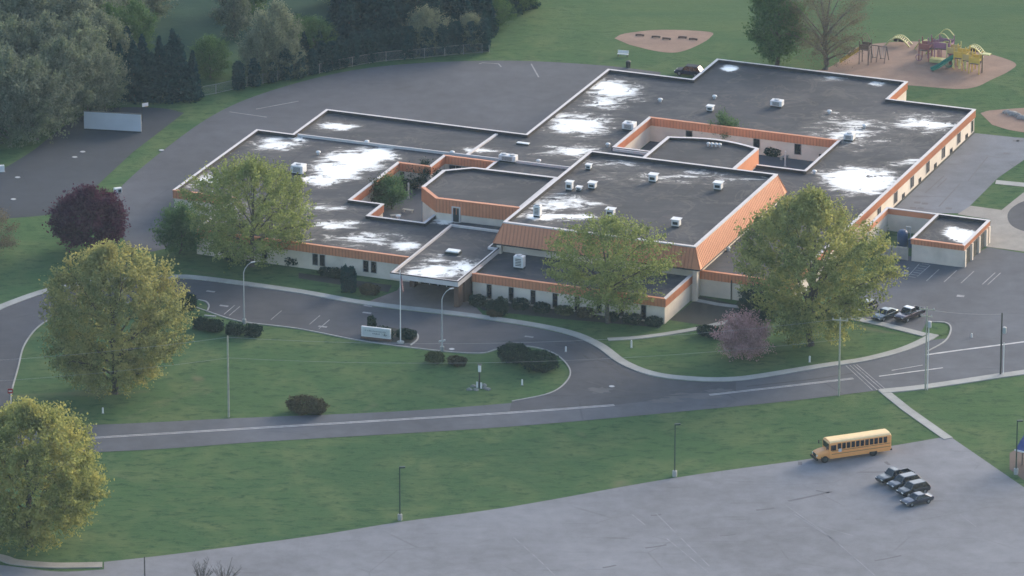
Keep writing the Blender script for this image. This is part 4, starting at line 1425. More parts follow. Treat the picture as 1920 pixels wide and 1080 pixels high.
# lawn marker with white panel on a stone bed
p = G(899, 727)
t = thing("lawn_post", "dark post with a white panel on top, standing in stones on the lawn", "post", p, R(-10))
MB().tube([(0, 0, 0), (0, 0, 2.5)], [0.16, 0.12], 8).build("post", M['dark_metal'], t)
MB().box((0.02, 0, 3.05), (0.42, 0.30, 1.1)).build("panel", M['white_metal'], t, bevel=0.04)
MB().box((0.02, 0, 3.65), (0.56, 0.44, 0.12)).build("cap", M['dark_metal'], t)
mb = MB()
mb.box((-0.30, -0.25, 0.55), (0.26, 0.12, 0.9))
mb.build("board", M['white_metal'], t)
mb = MB()
mb.box((0.30, -0.25, 0.45), (0.26, 0.12, 0.9))
mb.build("board", M['white_metal'], t)
def rock(c, s_, seed, name, mat, label, cat, group):
    bm = bmesh.new()
    bmesh.ops.create_icosphere(bm, subdivisions=2, radius=1)
    r2 = random.Random(seed)
    o1 = Vector((r2.random() * 9, r2.random() * 9, r2.random() * 9))
    from mathutils import noise as mn
    for v in bm.verts:
        k = 1 + 0.35 * mn.noise(v.co * 1.6 + o1)
        v.co = Vector((v.co.x * s_[0] * k, v.co.y * s_[1] * k, max(-0.2, v.co.z) * s_[2] * k))
    me = bpy.data.meshes.new(name)
    bm.to_mesh(me)
    bm.free()
    me.materials.append(mat)
    o = bpy.data.objects.new(name, me)
    COL.objects.link(o)
    o.location = c
    return tag(o, label, cat, group)
M['stone'] = plain("garden_stone", (0.22, 0.22, 0.21), 0.9, 0.2, var=0.3, scale=3)
for i, (dx, dy) in enumerate(((-1.5, -0.9), (-0.9, 0.5), (0.9, -0.4), (0.7, 0.8), (1.3, -0.9), (-0.5, -1.0))):
    rock((p.x + dx, p.y + dy, 0.03), (0.45, 0.35, 0.3), i, "garden_stone", M['stone'], "grey stone lying around the foot of the white topped lawn post", "stone", "stones around the lawn post")

# small white posts and covers
def bollard(px, py, h, label, z=0.0):
    t = thing("bollard", label, "bollard", G(px, py, z))
    MB().lathe([(0.13, 0), (0.13, h - 0.12), (0.10, h - 0.02), (0.03, h)], 12).build("shaft", M['white_metal'], t)
    MB().lathe([(0.20, 0), (0.20, 0.06), (0.14, 0.08)], 12).build("foot", M['kerb'], t)
for px, py, h, l in ((897, 571, 0.9, "short white post at the corner of the front office shrubs"), (1015, 580, 1.1, "short white post before the fourth window of the office block"),
                     (1184, 652, 1.2, "white post on the lawn beside the sidewalk bend"), (1061, 660, 0.9, "white marker post on the kerb at the tip of the island"),
                     (979, 722, 0.9, "thin white stake in the lawn near the rounded island tip"), (1518, 679, 1.0, "white post on the lawn edge left of the crosswalk"),
                     (193, 775, 0.9, "thin white stake in the lawn above the road at left"), (655, 533, 0.9, "white post at the foot of the two column shrubs"),
                     (1822, 633, 0.7, "white cone shaped post in the mouth of the side lot")):
    bollard(px, py, h, l)
def drain(px, py, label, mat='asphalt_side', r=0.5):
    t = thing("manhole_cover", label, "manhole", G(px, py, 0.05))
    MB().lathe([(r, 0), (r, 0.05), (r * 0.9, 0.06)], 16).build("ring", M[mat], t)
    MB().lathe([(r * 0.8, 0.055), (r * 0.8, 0.075)], 16).build("lid", M['grey_metal'], t)
for px, py, l in ((303, 282, "pale manhole cover where the grass strip meets the play yard"), (155, 285, "pale cover on the dark court in front of the ball wall"),
                  (140, 295, "pale cover left below the other one on the dark court"), (25, 374, "pale cover at the left edge of the dark court"), (847, 655, "pale cover on the drive right of the lamp foot"),
                  (1147, 725, "pale manhole cover where the drive meets the road"), (33, 333, "dark cover near the left edge of the court")):
    drain(px, py, l)

# ball wall, court things
a0, a1 = Vector(G2(158, 243)), Vector(G2(265, 249))
d_ = a1 - a0
c_ = (a0 + a1) / 2
t = thing("ball_wall", "wide white rebound wall standing on the dark court", "wall", (c_.x, c_.y, 0.03), math.atan2(d_.y, d_.x))
MB().box((0, 0, 1.68), (d_.length, 0.18, 2.96)).build("panel", plain("ball_wall_white", (0.50, 0.52, 0.56), 0.7, 0.2, var=0.06, scale=0.4), t)
MB().box((0, 0, 3.20), (d_.length + 0.1, 0.30, 0.08)).build("cap", M['dark_metal'], t)
MB().box((0, 0, 0.10), (d_.length, 0.24, 0.20)).build("footing", M['dark_metal'], t)
for k in range(5):
    MB().box((-d_.length / 2 + 0.3 + k * (d_.length - 0.6) / 4, 0.25, 1.55), (0.16, 0.30, 3.1)).build("post", M['dark_metal'], t)
def hoop(px, py, rz, label):
    t = thing("basketball_hoop", label, "basketball hoop", G(px, py, 0.03), rz)
    MB().tube([(0, 0, 0), (0, 0, 2.6), (0.5, 0, 3.2), (1.1, 0, 3.3)], 0.07, 8).build("post", M['dark_metal'], t)
    MB().box((1.15, 0, 3.25), (0.06, 1.1, 0.6)).build("backboard", M['white_metal'], t)
    ring = [(1.45 + 0.23 * math.cos(k * R(30)), 0.23 * math.sin(k * R(30)), 3.05) for k in range(13)]
    MB().tube(ring, 0.02, 5).build("rim", M['orange'], t)
hoop(267, 228, R(-60), "basketball hoop behind the right end of the ball wall")
x, y = G2(3, 322)
t = thing("utility_box", "small white box at the left edge of the dark court", "box", (x, y, 0), 0.2)
MB().box((0, 0, 0.55), (0.9, 0.6, 1.1)).build("cabinet", M['white_metal'], t, bevel=0.03)
MB().box((0, 0, 0.04), (1.1, 0.8, 0.08)).build("plinth", M['walk'], t)
x, y = G2(221, 361)
t = thing("utility_box", "white box with dark side at the end of the grass strip by the purple tree", "box", (x, y, 0), 0.4)
MB().box((0, 0, 0.4), (1.2, 0.7, 0.8)).build("cabinet", M['white_metal'], t, bevel=0.03)
MB().box((0.2, -0.37, 0.35), (0.5, 0.03, 0.5)).build("door", M['dark_metal'], t)
x, y = G2(1178, 126)
t = thing("litter_bin", "dark upright bin behind the far left roof corner", "bin", (x, y, 0))
MB().lathe([(0.38, 0), (0.42, 0.9)], 14).build("barrel", M['dark_metal'], t)
MB().lathe([(0.45, 0.9), (0.42, 1.05), (0.2, 1.2)], 14).build("lid", M['dark_metal'], t)
x, y = G2(1168, 106)
t = thing("park_bench", "white bench on the grass by the dirt patch", "bench", (x, y, 0), R(-15))
MB().box((0, 0, 0.45), (1.9, 0.5, 0.08)).build("seat", M['white_metal'], t)
MB().box((0, 0.27, 0.80), (1.9, 0.06, 0.45)).build("backrest", M['white_metal'], t)
for s_ in (-1, 1):
    MB().box((s_ * 0.8, 0, 0.205), (0.08, 0.45, 0.41)).build("leg", M['dark_metal'], t)
x, y = G2(20, 757)
t = thing("road_sign", "small red and white sign behind the corner tree", "sign", (x, y, 0), 0.1)
MB().tube([(0, 0, 0), (0, 0, 2.3)], 0.035, 6).build("post", M['grey_metal'], t)
mb = MB()
mb.box((0, -0.05, 2.0), (0.75, 0.03, 0.75))
pl_ = mb.build("plate", M['red_lens'], t)
mb = MB()
mb.box((0, -0.07, 2.0), (0.5, 0.02, 0.16))
mb.build("white_bar", M['white_metal'], pl_)

# chiller in the walled yard
x, y = G2(1692, 462)
t = thing("chiller", "dark blue cylindrical machine behind the gate of the service yard", "tank", (x, y, 0.05), -TH)
M['blue'] = plain("blue_machine", (0.03, 0.07, 0.15), 0.5, 0.4)
MB().lathe([(0.8, 0), (0.85, 0.1), (0.85, 2.2), (0.6, 2.6), (0.1, 2.75)], 16).build("tank", M['blue'], t, smooth=True)
MB().tube([(0.5, 0.3, 2.3), (0.5, 0.3, 3.2), (1.2, 0.3, 3.2), (1.2, 0.3, 0.2)], 0.09, 8).build("pipe", M['grey_metal'], t)
MB().box((1.5, 0.2, 0.7), (0.9, 1.2, 1.4)).build("cabinet", M['blue'], t, bevel=0.03)
# courtyard furniture
for i, (px, py, l) in enumerate(((765, 398, "pale bench in the middle of the planted courtyard"), (742, 408, "pale bench at the front of the planted courtyard"), (1470, 298, "pale bench at the back of the open courtyard"))):
    x, y = G2(px, py, 0.06)
    t = thing("courtyard_bench", l, "bench", (x, y, 0.06), -TH + 0.6 * i)
    MB().box((0, 0, 0.45), (1.8, 0.5, 0.08)).build("seat", M['walk'], t)
    for s_ in (-1, 1):
        MB().box((s_ * 0.7, 0, 0.205), (0.15, 0.45, 0.41)).build("leg", M['kerb'], t)
for px, py, l in ((766, 372, "pale post in the planted courtyard"), (1472, 312, "pale post in the open courtyard")):
    t = thing("courtyard_post", l, "post", G(px, py, 0.06))
    MB().tube([(0, 0, 0), (0, 0, 2.6)], 0.13, 8).build("shaft", M['coping'], t)
    MB().lathe([(0.22, 0), (0.22, 0.1), (0.14, 0.14)], 10).build("foot", M['kerb'], t)

# ================================================================== FENCE, PLAYGROUND, SHELTER
def chain_mat():
    g = N("chain_link")
    o = g.pos()
    s_ = g.n("ShaderNodeSeparateXYZ")
    g.put(s_.inputs[0], o)
    h = g.math('ADD', s_.outputs[0], g.math('MULTIPLY', s_.outputs[1], 0.6))
    u = g.math('FRACT', g.math('MULTIPLY', g.math('ADD', h, s_.outputs[2]), 9))
    v = g.math('FRACT', g.math('MULTIPLY', g.math('SUBTRACT', h, s_.outputs[2]), 9))
    k = g.math('MAXIMUM', g.math('LESS_THAN', u, 0.09), g.math('LESS_THAN', v, 0.09))
    g.put(g.bsdf.inputs["Alpha"], k)
    return g.out((0.20, 0.21, 0.21), 0.5, 0.4)
M['chain'] = chain_mat()
M['fence'] = plain('fence_metal', (0.24, 0.25, 0.25), 0.5, 0.4)
fp = [(350, 186), (405, 176), (463, 163), (493, 157), (521, 151), (546, 147), (569, 143), (599, 138), (630, 131), (661, 125), (693, 119), (724, 115), (759, 112), (796, 109), (834, 105), (869, 102), (904, 99), (917, 98)]
fl = [Vector(G2(*p)) for p in fp]
t = thing("chain_link_fence", "long grey chain link fence curving in front of the dark evergreens", "fence", (0, 0, 0))
for p in fl:
    MB().tube([(p.x, p.y, 0), (p.x, p.y, 1.75)], 0.06, 6).build("fence_post", M['fence'], t)
for z in (1.70, 0.15):
    MB().tube([(p.x, p.y, z) for p in fl], 0.035, 5).build("rail", M['fence'], t)
mb = MB()
n_ = len(fl)
mb.add([(p.x, p.y, 0.1) for p in fl] + [(p.x, p.y, 1.68) for p in fl], [(i, i + 1, n_ + i + 1, n_ + i) for i in range(n_ - 1)])
mb.build("mesh_panel", M['chain'], t)

def pm(name, c):
    return plain(name, c, 0.5, 0.4, var=0.08)
M['p_yellow'] = pm("play_yellow", (0.60, 0.43, 0.09))
M['p_lime'] = pm("play_lime", (0.52, 0.50, 0.21))
M['p_green'] = pm("play_green", (0.05, 0.22, 0.15))
M['p_purple'] = pm("play_purple", (0.27, 0.14, 0.22))
M['p_red'] = pm("play_red", (0.30, 0.12, 0.11))
M['p_pink'] = pm("play_pink", (0.34, 0.20, 0.24))
M['p_tan'] = pm("play_tan", (0.50, 0.40, 0.18))
M['p_blue'] = pm("play_blue", (0.045, 0.06, 0.19))
M['p_wood'] = pm("play_wood", (0.13, 0.10, 0.09))

def arch(mb, x0, y0, x1, y1, h, r=0.07, n=14, z0=0.0):
    mb.tube([(x0 + (x1 - x0) * i / n, y0 + (y1 - y0) * i / n, z0 + h * math.sin(math.pi * i / n)) for i in range(n + 1)], r, 6)

def climber(px0, px1, py, h, label):
    a, b = Vector(G2(px0, py)), Vector(G2(px1, py + 4))
    c = (a + b) / 2
    d = b - a
    L = d.length
    t = thing("arch_climber", label, "climbing frame", (c.x, c.y, 0), math.atan2(d.y, d.x), "lime arched climbers at the back of the playground")
    for y in (-0.9, 0.9):
        mb = MB()
        arch(mb, -L / 2, y, L / 2, y, h, 0.12)
        mb.build("hoop", M['p_lime'], t)
    mb = MB()
    for i in range(2, 13):
        x = -L / 2 + L * i / 14
        z = h * math.sin(math.pi * i / 14)
        mb.tube([(x, -0.9, z), (x, 0.9, z)], 0.045, 5)
    mb.build("rung", M['p_lime'], t)
    for x in (-0.7, 0.5, 1.0):
        MB().box((x * L / 6, 0, h * 0.62), (0.6, 1.0, 0.5)).build("climbing_panel", M['black'], t, bevel=0.05)
climber(1662, 1708, 82, 1.5, "lime arched climber at the left end of the playground back edge")
climber(1720, 1742, 90, 1.4, "smallest lime arched climber, in the gap left of the purple tower")
climber(1804, 1846, 101, 1.6, "lime arched climber at the right end of the playground back edge")

def tower(px, py, z, col, label, roofc=None, w_=1.5, rails='p_purple', name="play_tower"):
    t = thing(name, label, "play tower", G(px, py, 0.024), -TH)
    for sx in (-1, 1):
        for sy in (-1, 1):
            MB().tube([(sx * w_ / 2, sy * w_ / 2, 0), (sx * w_ / 2, sy * w_ / 2, z + 1.6)], 0.08, 6).build("post", M[col], t)
    MB().box((0, 0, z), (w_, w_, 0.12)).build("deck", M['p_wood'], t)
    for sy in (-1, 1):
        mb = MB()
        mb.box((0, sy * w_ / 2, z + 0.55), (w_, 0.08, 0.85))
        mb.build("side_panel", M[rails], t)
    MB().box((w_ / 2, 0, z + 0.55), (0.08, w_ - 0.2, 0.3)).build("side_panel", M[rails], t)
    if roofc:
        mb = MB()
        e = w_ / 2 + 0.25
        mb.add([(-e, -e, z + 1.6), (e, -e, z + 1.6), (e, e, z + 1.6), (-e, e, z + 1.6), (0, 0, z + 2.3)], [(0, 1, 4), (1, 2, 4), (2, 3, 4), (3, 0, 4), (3, 2, 1, 0)])
        mb.build("roof", M[roofc], t)
    return t
def _grow(t, k):
    t.scale = (k, k, k)
def slide(t, p0, p1, mat, wd=0.7, wave=0.0):
    p0, p1 = Vector(p0), Vector(p1)
    d = Vector((p1.x - p0.x, p1.y - p0.y, 0)).normalized()
    n = Vector((-d.y, d.x, 0))
    mb = MB()
    pts = []
    for i in range(9):
        u = i / 8
        c = p0.lerp(p1, u)
        c.z = p0.z + (p1.z - p0.z) * (u ** 0.9) + wave * math.sin(u * math.pi * 2)
        pts.append(c)
    k = len(pts)
    vs = []
    for c in pts:
        vs += [tuple(c + n * (wd / 2) + Vector((0, 0, 0.28))), tuple(c + n * (wd / 2 - 0.1)), tuple(c - n * (wd / 2 - 0.1)), tuple(c - n * (wd / 2) + Vector((0, 0, 0.28))),
               tuple(c - n * (wd / 2) - Vector((0, 0, 0.08))), tuple(c + n * (wd / 2) - Vector((0, 0, 0.08)))]
    fs = []
    for i in range(k - 1):
        for j in range(6):
            fs.append((i * 6 + j, i * 6 + (j + 1) % 6, (i + 1) * 6 + (j + 1) % 6, (i + 1) * 6 + j))
    mb.add(vs, fs)
    mb.build("slide", M[mat], t)
t = tower(1622, 119, 2.6, 'p_wood', "wooden play tower with long yellow slide beside the bare tree", None, 1.6, 'p_wood')
slide(t, (-0.9, 0, 2.6), (-4.0, -1.5, 0.25), 'p_yellow', 0.9)
mb = MB()
arch(mb, -0.8, 0, 0.8, 0, 1.2, 0.06, z0=4.2)
mb.build("hoop", M['p_wood'], t)
t = tower(1735, 112, 1.6, 'p_red', "red edged play tower left of the purple tower", None, 1.5, 'p_red')
mb = MB()
mb.tube([(-0.6 + 0.45 * math.cos(k * R(30)), -1.2, 0.6 + 0.45 * math.sin(k * R(30))) for k in range(13)], 0.06, 5)
mb.build("steering_ring", M['p_purple'], t)
t = tower(1770, 112, 1.9, 'p_purple', "purple play tower in the middle of the playground", None, 2.2, 'p_purple')
mb = MB()
arch(mb, -1.1, -1.1, 1.1, -1.1, 0.9, 0.07, z0=3.4)
arch(mb, -1.1, 1.1, 1.1, 1.1, 0.9, 0.07, z0=3.4)
mb.build("hoop", M['p_lime'], t)
MB().box((-0.4, -1.6, 0.35), (2.2, 1.2, 0.5)).build("step", M['p_lime'], t)
t = tower(1803, 128, 1.7, 'p_yellow', "yellow play tower with green tube slide running down to the left", None, 1.8, 'p_yellow')
mb = MB()
for k in range(3):
    mb.box((-0.9 + k * 0.9, -1.15, 0.9), (0.3, 0.12, 1.2))
mb.build("climbing_panel", M['p_lime'], t)
slide(t, (-0.9, -0.1, 1.7), (-3.6, -2.8, 0.2), 'p_green', 0.8, 0.1)
mb = MB()
for k in range(4):
    mb.tube([(-1.6 + 0.6 * math.cos(q * R(30)), -1.2 + k * 0.35, 0.9 + 0.6 * math.sin(q * R(30))) for q in range(13)], 0.05, 5)
mb.build("tube_ring", M['p_green'], t)
t = tower(1829, 136, 1.5, 'p_yellow', "low yellow play tower at the right end of the playground set", None, 1.5, 'p_yellow')
MB().tube([(0.9, 0.2, 0), (0.9, 0.2, 3.0)], 0.09, 6).build("post", M['p_wood'], t)
MB().box((1.5, 0.2, 2.9), (1.2, 0.9, 0.12)).build("shade_panel", M['p_lime'], t)
t = tower(1752, 108, 1.5, 'p_purple', "pink panelled play deck between the red and purple towers", None, 1.5, 'p_pink')
t = tower(1788, 119, 1.6, 'p_lime', "pale lime play deck between the purple and yellow towers", None, 1.6, 'p_tan')
MB().box((0.2, -1.3, 1.0), (0.9, 0.12, 1.7)).build("climbing_panel", M['p_red'], t)
t = tower(1816, 131, 1.5, 'p_yellow', "tan panelled play deck between the two yellow towers", None, 1.5, 'p_tan')
# arched overhead ladder joining the towers
a, b = Vector(G2(1740, 100)), Vector(G2(1806, 122))
c = (a + b) / 2
d = b - a
t = thing("overhead_ladder", "long yellow arched ladder bridging the red and yellow towers", "climbing frame", (c.x, c.y, 0), math.atan2(d.y, d.x))
L_ = d.length
for y in (-0.5, 0.5):
    mb = MB()
    arch(mb, -L_ / 2, y, L_ / 2, y, 3.0, 0.14)
    mb.build("rail", M['p_lime'], t)
mb = MB()
for i in range(2, 13):
    mb.tube([(-L_ / 2 + L_ * i / 14, -0.5, 3.0 * math.sin(math.pi * i / 14)), (-L_ / 2 + L_ * i / 14, 0.5, 3.0 * math.sin(math.pi * i / 14))], 0.045, 5)
mb.build("rung", M['p_yellow'], t)
for o_ in list(COL.objects):
    if o_.name.startswith('play_tower') and 'wooden' not in o_['label']:
        _grow(o_, 1.18)
# swing frame
a, b = Vector(G2(1632, 112)), Vector(G2(1662, 116))
c = (a + b) / 2
d = b - a
t = thing("swing_set", "brown post swing set right of the yellow slide", "swing set", (c.x, c.y, 0.02), math.atan2(d.y, d.x))
L_ = d.length
for x in (-L_ / 2, 0, L_ / 2):
    for s_ in (-1, 1):
        MB().tube([(x, s_ * 1.1, 0), (x, 0, 2.6)], 0.075, 6).build("leg", M['p_wood'], t)
MB().tube([(-L_ / 2 - 0.1, 0, 2.62), (L_ / 2 + 0.1, 0, 2.62)], 0.08, 6).build("top_bar", M['p_wood'], t)
for x in (-L_ * 0.33, -L_ * 0.17, L_ * 0.17, L_ * 0.33):
    o = MB().box((x, 0, 0.5), (0.45, 0.2, 0.05)).build("swing_seat", M['black'], t)
    mb = MB()
    for s_ in (-1, 1):
        mb.tube([(x + s_ * 0.2, 0, 0.5), (x + s_ * 0.2, 0, 2.6)], 0.015, 4)
    mb.build("chain", M['grey_metal'], o)
# boulders on the far right bank
for i, (px, py, s_) in enumerate(((1888, 212, 0.8), (1899, 215, 1.0), (1908, 218, 0.7), (1917, 222, 0.9), (1928, 224, 0.9))):
    x, y = G2(px, py)
    rock((x, y, 0.05), (s_, s_ * 0.7, 0.55), 30 + i, "boulder", plain("pale_rock", (0.30, 0.29, 0.27), 0.9, 0.2, var=0.25, scale=2) if i == 0 else bpy.data.materials["pale_rock"],
         "pale boulder in the line of rocks on the mulch bank", "rock", "line of rocks on the mulch bank")
M['log'] = plain('weathered_log', (0.15, 0.10, 0.085), 0.9, 0.1, var=0.3)
# seats on the dirt patch
for i in range(5):
    x, y = G2(1200 + i * 25 + (i % 2) * 5, 67 + i * 1.4 + (i % 3) * 2)
    o = thing("log_seat", "dark low log seat in the row on the dirt patch", "log", (x, y, 0.02), R(-12), "row of logs on the dirt patch")
    MB().tube([(-0.75, 0.1 * (i % 3 - 1), 0.16), (0.1, 0, 0.19), (0.75, 0.12 * (i % 2), 0.15)], [0.12, 0.15, 0.10], 8).build("log", M['log'], o)
    for s_ in (-1, 1):
        MB().box((s_ * 0.6, 0, 0.05), (0.2, 0.55, 0.10)).build("cradle", M['dark_metal'], o)

# blue shelter on mulch at the right edge
sheet("mulch_corner", [gl([(1893, 850), (1905, 842), (2050, 835), (2050, 980), (1925, 905), (1893, 880)], False)], 0.022, M['mulch_dark'], "brown mulch under the blue shelter at the right edge", "mulch")
x, y = G2(1952, 872)
t = thing("picnic_shelter", "blue roofed shelter with pale edge, cut by the right edge of the picture", "shelter", (x, y, 0.02), R(-35))
for sx in (-1, 1):
    for sy in (-1, 1):
        MB().tube([(sx * 2.2, sy * 1.6, 0), (sx * 2.2, sy * 1.6, 2.4)], 0.10, 6).build("post", M['p_wood'], t)
mb = MB()
mb.add([(-3, -2.3, 2.4), (3, -2.3, 2.4), (3, 2.3, 2.4), (-3, 2.3, 2.4), (-3, 0, 3.9), (3, 0, 3.9)], [(0, 1, 5, 4), (2, 3, 4, 5), (0, 4, 3), (1, 2, 5), (3, 2, 1, 0)])
mb.build("roof", M['p_blue'], t)
mb = MB()
for s_ in (-1, 1):
    mb.box((0, s_ * 2.33, 2.36), (6.1, 0.10, 0.22))
mb.build("eave_board", M['white_metal'], t)
MB().box((0, 0, 0.72), (1.8, 0.8, 0.08)).build("table_top", M['p_wood'], t)
for s_ in (-1, 1):
    MB().box((s_ * 0.6, 0, 0.34), (0.1, 0.6, 0.68)).build("table_leg", M['p_wood'], t)

# ================================================================== TREES AND SHRUBS
M['f_spring'] = foliage_mat("spring_leaves", (0.12, 0.155, 0.050), (0.36, 0.38, 0.13), (0.42, 0.40, 0.13), 0.45)
M['f_tan'] = foliage_mat("olive_spring_leaves", (0.115, 0.135, 0.060), (0.345, 0.365, 0.145), (0.40, 0.375, 0.14), 0.45)
M['f_green'] = foliage_mat("fresh_green_leaves", (0.120, 0.165, 0.062), (0.335, 0.385, 0.135), None, 0.45)
M['f_olive'] = foliage_mat("olive_leaves", (0.100, 0.138, 0.054), (0.325, 0.365, 0.135), (0.41, 0.40, 0.14), 0.45)
M['f_mid'] = foliage_mat("mid_green_leaves", (0.055, 0.115, 0.050), (0.13, 0.22, 0.085), None, 0.4)
M['f_grey'] = foliage_mat("grey_green_buds", (0.072, 0.100, 0.078), (0.205, 0.240, 0.180), (0.165, 0.210, 0.125), 0.4)
M['f_pale'] = foliage_mat("pale_spring_leaves", (0.11, 0.14, 0.10), (0.25, 0.28, 0.19), None, 0.4)
M['f_purple'] = foliage_mat("purple_leaves", (0.045, 0.014, 0.038), (0.11, 0.034, 0.066), transl=0.25)
M['f_pink'] = foliage_mat("pink_buds", (0.30, 0.175, 0.18), (0.62, 0.40, 0.41))
M['f_bare'] = foliage_mat("tan_twigs", (0.12, 0.105, 0.075), (0.20, 0.17, 0.115))
M['f_spruce'] = foliage_mat("spruce_needles", (0.008, 0.036, 0.042), (0.026, 0.078, 0.074), transl=0.15)
M['f_hedge'] = foliage_mat("hedge_leaves", (0.010, 0.028, 0.022), (0.032, 0.060, 0.040), transl=0.1)
M['f_hedge_l'] = foliage_mat("olive_hedge_leaves", (0.045, 0.060, 0.028), (0.095, 0.110, 0.045), transl=0.15)
M['f_hedge_r'] = foliage_mat("brown_hedge_leaves", (0.055, 0.050, 0.030), (0.110, 0.090, 0.050), transl=0.15)

def leaf_mesh(name, cent, size, mat, rng, squash=1.0, elong=1.0):
    """one small four-sided leaf spray at every centre, each turned at random"""
    n = len(cent)
    u = rng.normal(size=(n, 3))
    u[:, 2] *= squash
    u /= np.linalg.norm(u, axis=1)[:, None] + 1e-9
    r_ = rng.normal(size=(n, 3))
    v = np.cross(u, r_)
    v /= np.linalg.norm(v, axis=1)[:, None] + 1e-9
    s_ = (size * rng.uniform(0.6, 1.4, n))[:, None]
    u, v = u * s_ * elong, v * s_ * 0.72
    vs = np.stack([cent - u, cent - v * 0.9, cent + u, cent + v], 1).reshape(-1, 3).astype(np.float32)
    me = bpy.data.meshes.new(name)
    me.vertices.add(n * 4)
    me.vertices.foreach_set("co", vs.ravel())
    me.loops.add(n * 4)
    me.loops.foreach_set("vertex_index", np.arange(n * 4, dtype=np.int32))
    me.polygons.add(n)
    me.polygons.foreach_set("loop_start", np.arange(0, n * 4, 4, dtype=np.int32))
    me.update(calc_edges=True)
    me.materials.append(mat)
    return me

def make_tree(name, label, cat, loc, h, wdt, base, mat, leaves, leaf, seed, bark='bark', group=None, wide=0.42, limbs=11, clump=0.75, hollow=0.45, gaps=0.25, trunk_r=None, droop=0.0):
    rng = np.random.default_rng(seed)
    rr = random.Random(seed)
    t = thing(name, label, cat, loc, 0, group)
    Rm = wdt / 2
    ch = h - base
    def env(zn):
        """crown half-width (0..1) at height fraction zn"""
        zn = min(max(zn, 0), 1)
        if zn < wide:
            return 0.45 + 0.55 * math.sin(math.pi / 2 * zn / wide)
        return math.cos(math.pi / 2 * ((zn - wide) / (1 - wide)) ** 1.8)
    lob = [(rr.uniform(0, 6.28), rr.uniform(0.1, 0.95), rr.uniform(-gaps, gaps * 0.7)) for _ in range(16)]
    def lobef(az, zn):
        k = 1.0
        for la, lz, ls in lob:
            da = abs((az - la + math.pi) % (2 * math.pi) - math.pi)
            k += ls * math.exp(-(da / 0.55) ** 2 - ((zn - lz) / 0.2) ** 2)
        return min(1.12, k)
    r0 = trunk_r or h * 0.022
    tb = MB()
    top = base + ch * 0.72
    tp = [Vector((0, 0, 0)), Vector((rr.uniform(-.2, .2), rr.uniform(-.2, .2), base * 0.6)), Vector((rr.uniform(-.4, .4), rr.uniform(-.4, .4), base + ch * 0.25)), Vector((rr.uniform(-.7, .7), rr.uniform(-.7, .7), top))]
    tb.tube(tp, [r0 * 1.25, r0, r0 * 0.75, r0 * 0.18], 8)
    def trunk_at(z):
        for p, q in zip(tp, tp[1:]):
            if z <= q.z:
                return p.lerp(q, (z - p.z) / (q.z - p.z))
        return tp[-1]
    ends, wts = [], []
    ga = rr.uniform(0, 6)
    for i in range(limbs):
        zn = 0.10 + 0.88 * (i + 0.5) / limbs
        az = ga + i * 2.39996 + rr.uniform(-.3, .3)
        k = env(zn) * lobef(az, zn)
        e = Vector((math.cos(az) * Rm * k * 0.9, math.sin(az) * Rm * k * 0.9, base + ch * zn))
        z0 = base * 0.8 + (top - base) * 0.62 * zn ** 1.3
        s_ = trunk_at(z0)
        m = s_.lerp(e, 0.5)
        m.z += ch * 0.03 - droop * ch * 0.05
        rl = r0 * (0.50 - 0.25 * zn)
        pts = [s_, s_.lerp(m, 0.5) + Vector((0, 0, ch * 0.005)), m, m.lerp(e, 0.55) + Vector((0, 0, ch * 0.012)), e]
        tb.tube(pts, [rl, rl * 0.8, rl * 0.55, rl * 0.35, rl * 0.12], 5, cap=False)
        for j in range(7):
            u = 0.30 + 0.68 * j / 6
            b = pts[0].lerp(pts[2], u * 2) if u < 0.5 else pts[2].lerp(pts[4], u * 2 - 1)
            a2 = az + rr.choice((-1, 1)) * rr.uniform(0.4, 1.2)
            L = Rm * rr.uniform(0.22, 0.48) * (1.15 - 0.5 * u)
            q = b + Vector((math.cos(a2) * L, math.sin(a2) * L, L * rr.uniform(-0.15, 0.75)))
            r2 = math.hypot(q.x, q.y)
            znq = (q.z - base) / ch
            lim = Rm * env(znq) * lobef(math.atan2(q.y, q.x), znq)
            if r2 > lim > 0:
                q.x *= lim / r2
                q.y *= lim / r2
            q.z = min(q.z, h - 0.2)
            tb.tube([b, b.lerp(q, 0.5) + Vector((0, 0, L * 0.06)), q], [rl * 0.30, rl * 0.2, rl * 0.07], 4, cap=False)
            ends.append(q)
            ends.append(b.lerp(q, 0.6))
    tb.build("trunk", M[bark], t)
    leaves, leaf = leaves * 2.6, leaf * 0.76
    # leaf clumps: at the twig ends and through the outer shell of the crown
    C = [tuple(e) for e in ends]
    need = int(leaves / 42) - len(C)
    tries = 0
    while need > 0 and tries < 20000:
        tries += 1
        zn = rr.random() ** 0.85
        az = rr.uniform(0, 2 * math.pi)
        k = env(zn) * lobef(az, zn)
        rad = Rm * k * (hollow + (1 - hollow) * rr.random() ** 0.55)
        q = Vector((math.cos(az) * rad, math.sin(az) * rad, base + ch * zn * 0.985))
        # leafy boughs alternate with open gaps
        if mnoise.noise(q * (3.2 / Rm) + Vector((seed * 3.1, 0, 0))) < -0.08 and rr.random() < 0.85:
            continue
        C.append(tuple(q))
        need -= 1
    C = np.array(C)
    per = max(8, int(leaves / len(C)))
    cs = np.repeat(C, per, axis=0)
    # sprays are drawn out along the direction the twigs grow
    out_ = C - np.array([0, 0, base + ch * 0.25])
    out_ /= np.linalg.norm(out_, axis=1)[:, None] + 1e-9
    od = np.repeat(out_, per, axis=0)
    csz = np.repeat(rng.uniform(0.55, 1.35, len(C)), per)[:, None] * clump
    P = cs + np.clip(rng.normal(size=(len(cs), 3)), -1.7, 1.7) * csz * np.array([0.46, 0.46, 0.36]) + od * np.clip(rng.normal(size=(len(cs), 1)), -1.8, 1.4) * csz * 1.0
    P = P[(P[:, 2] > base * 0.5)]
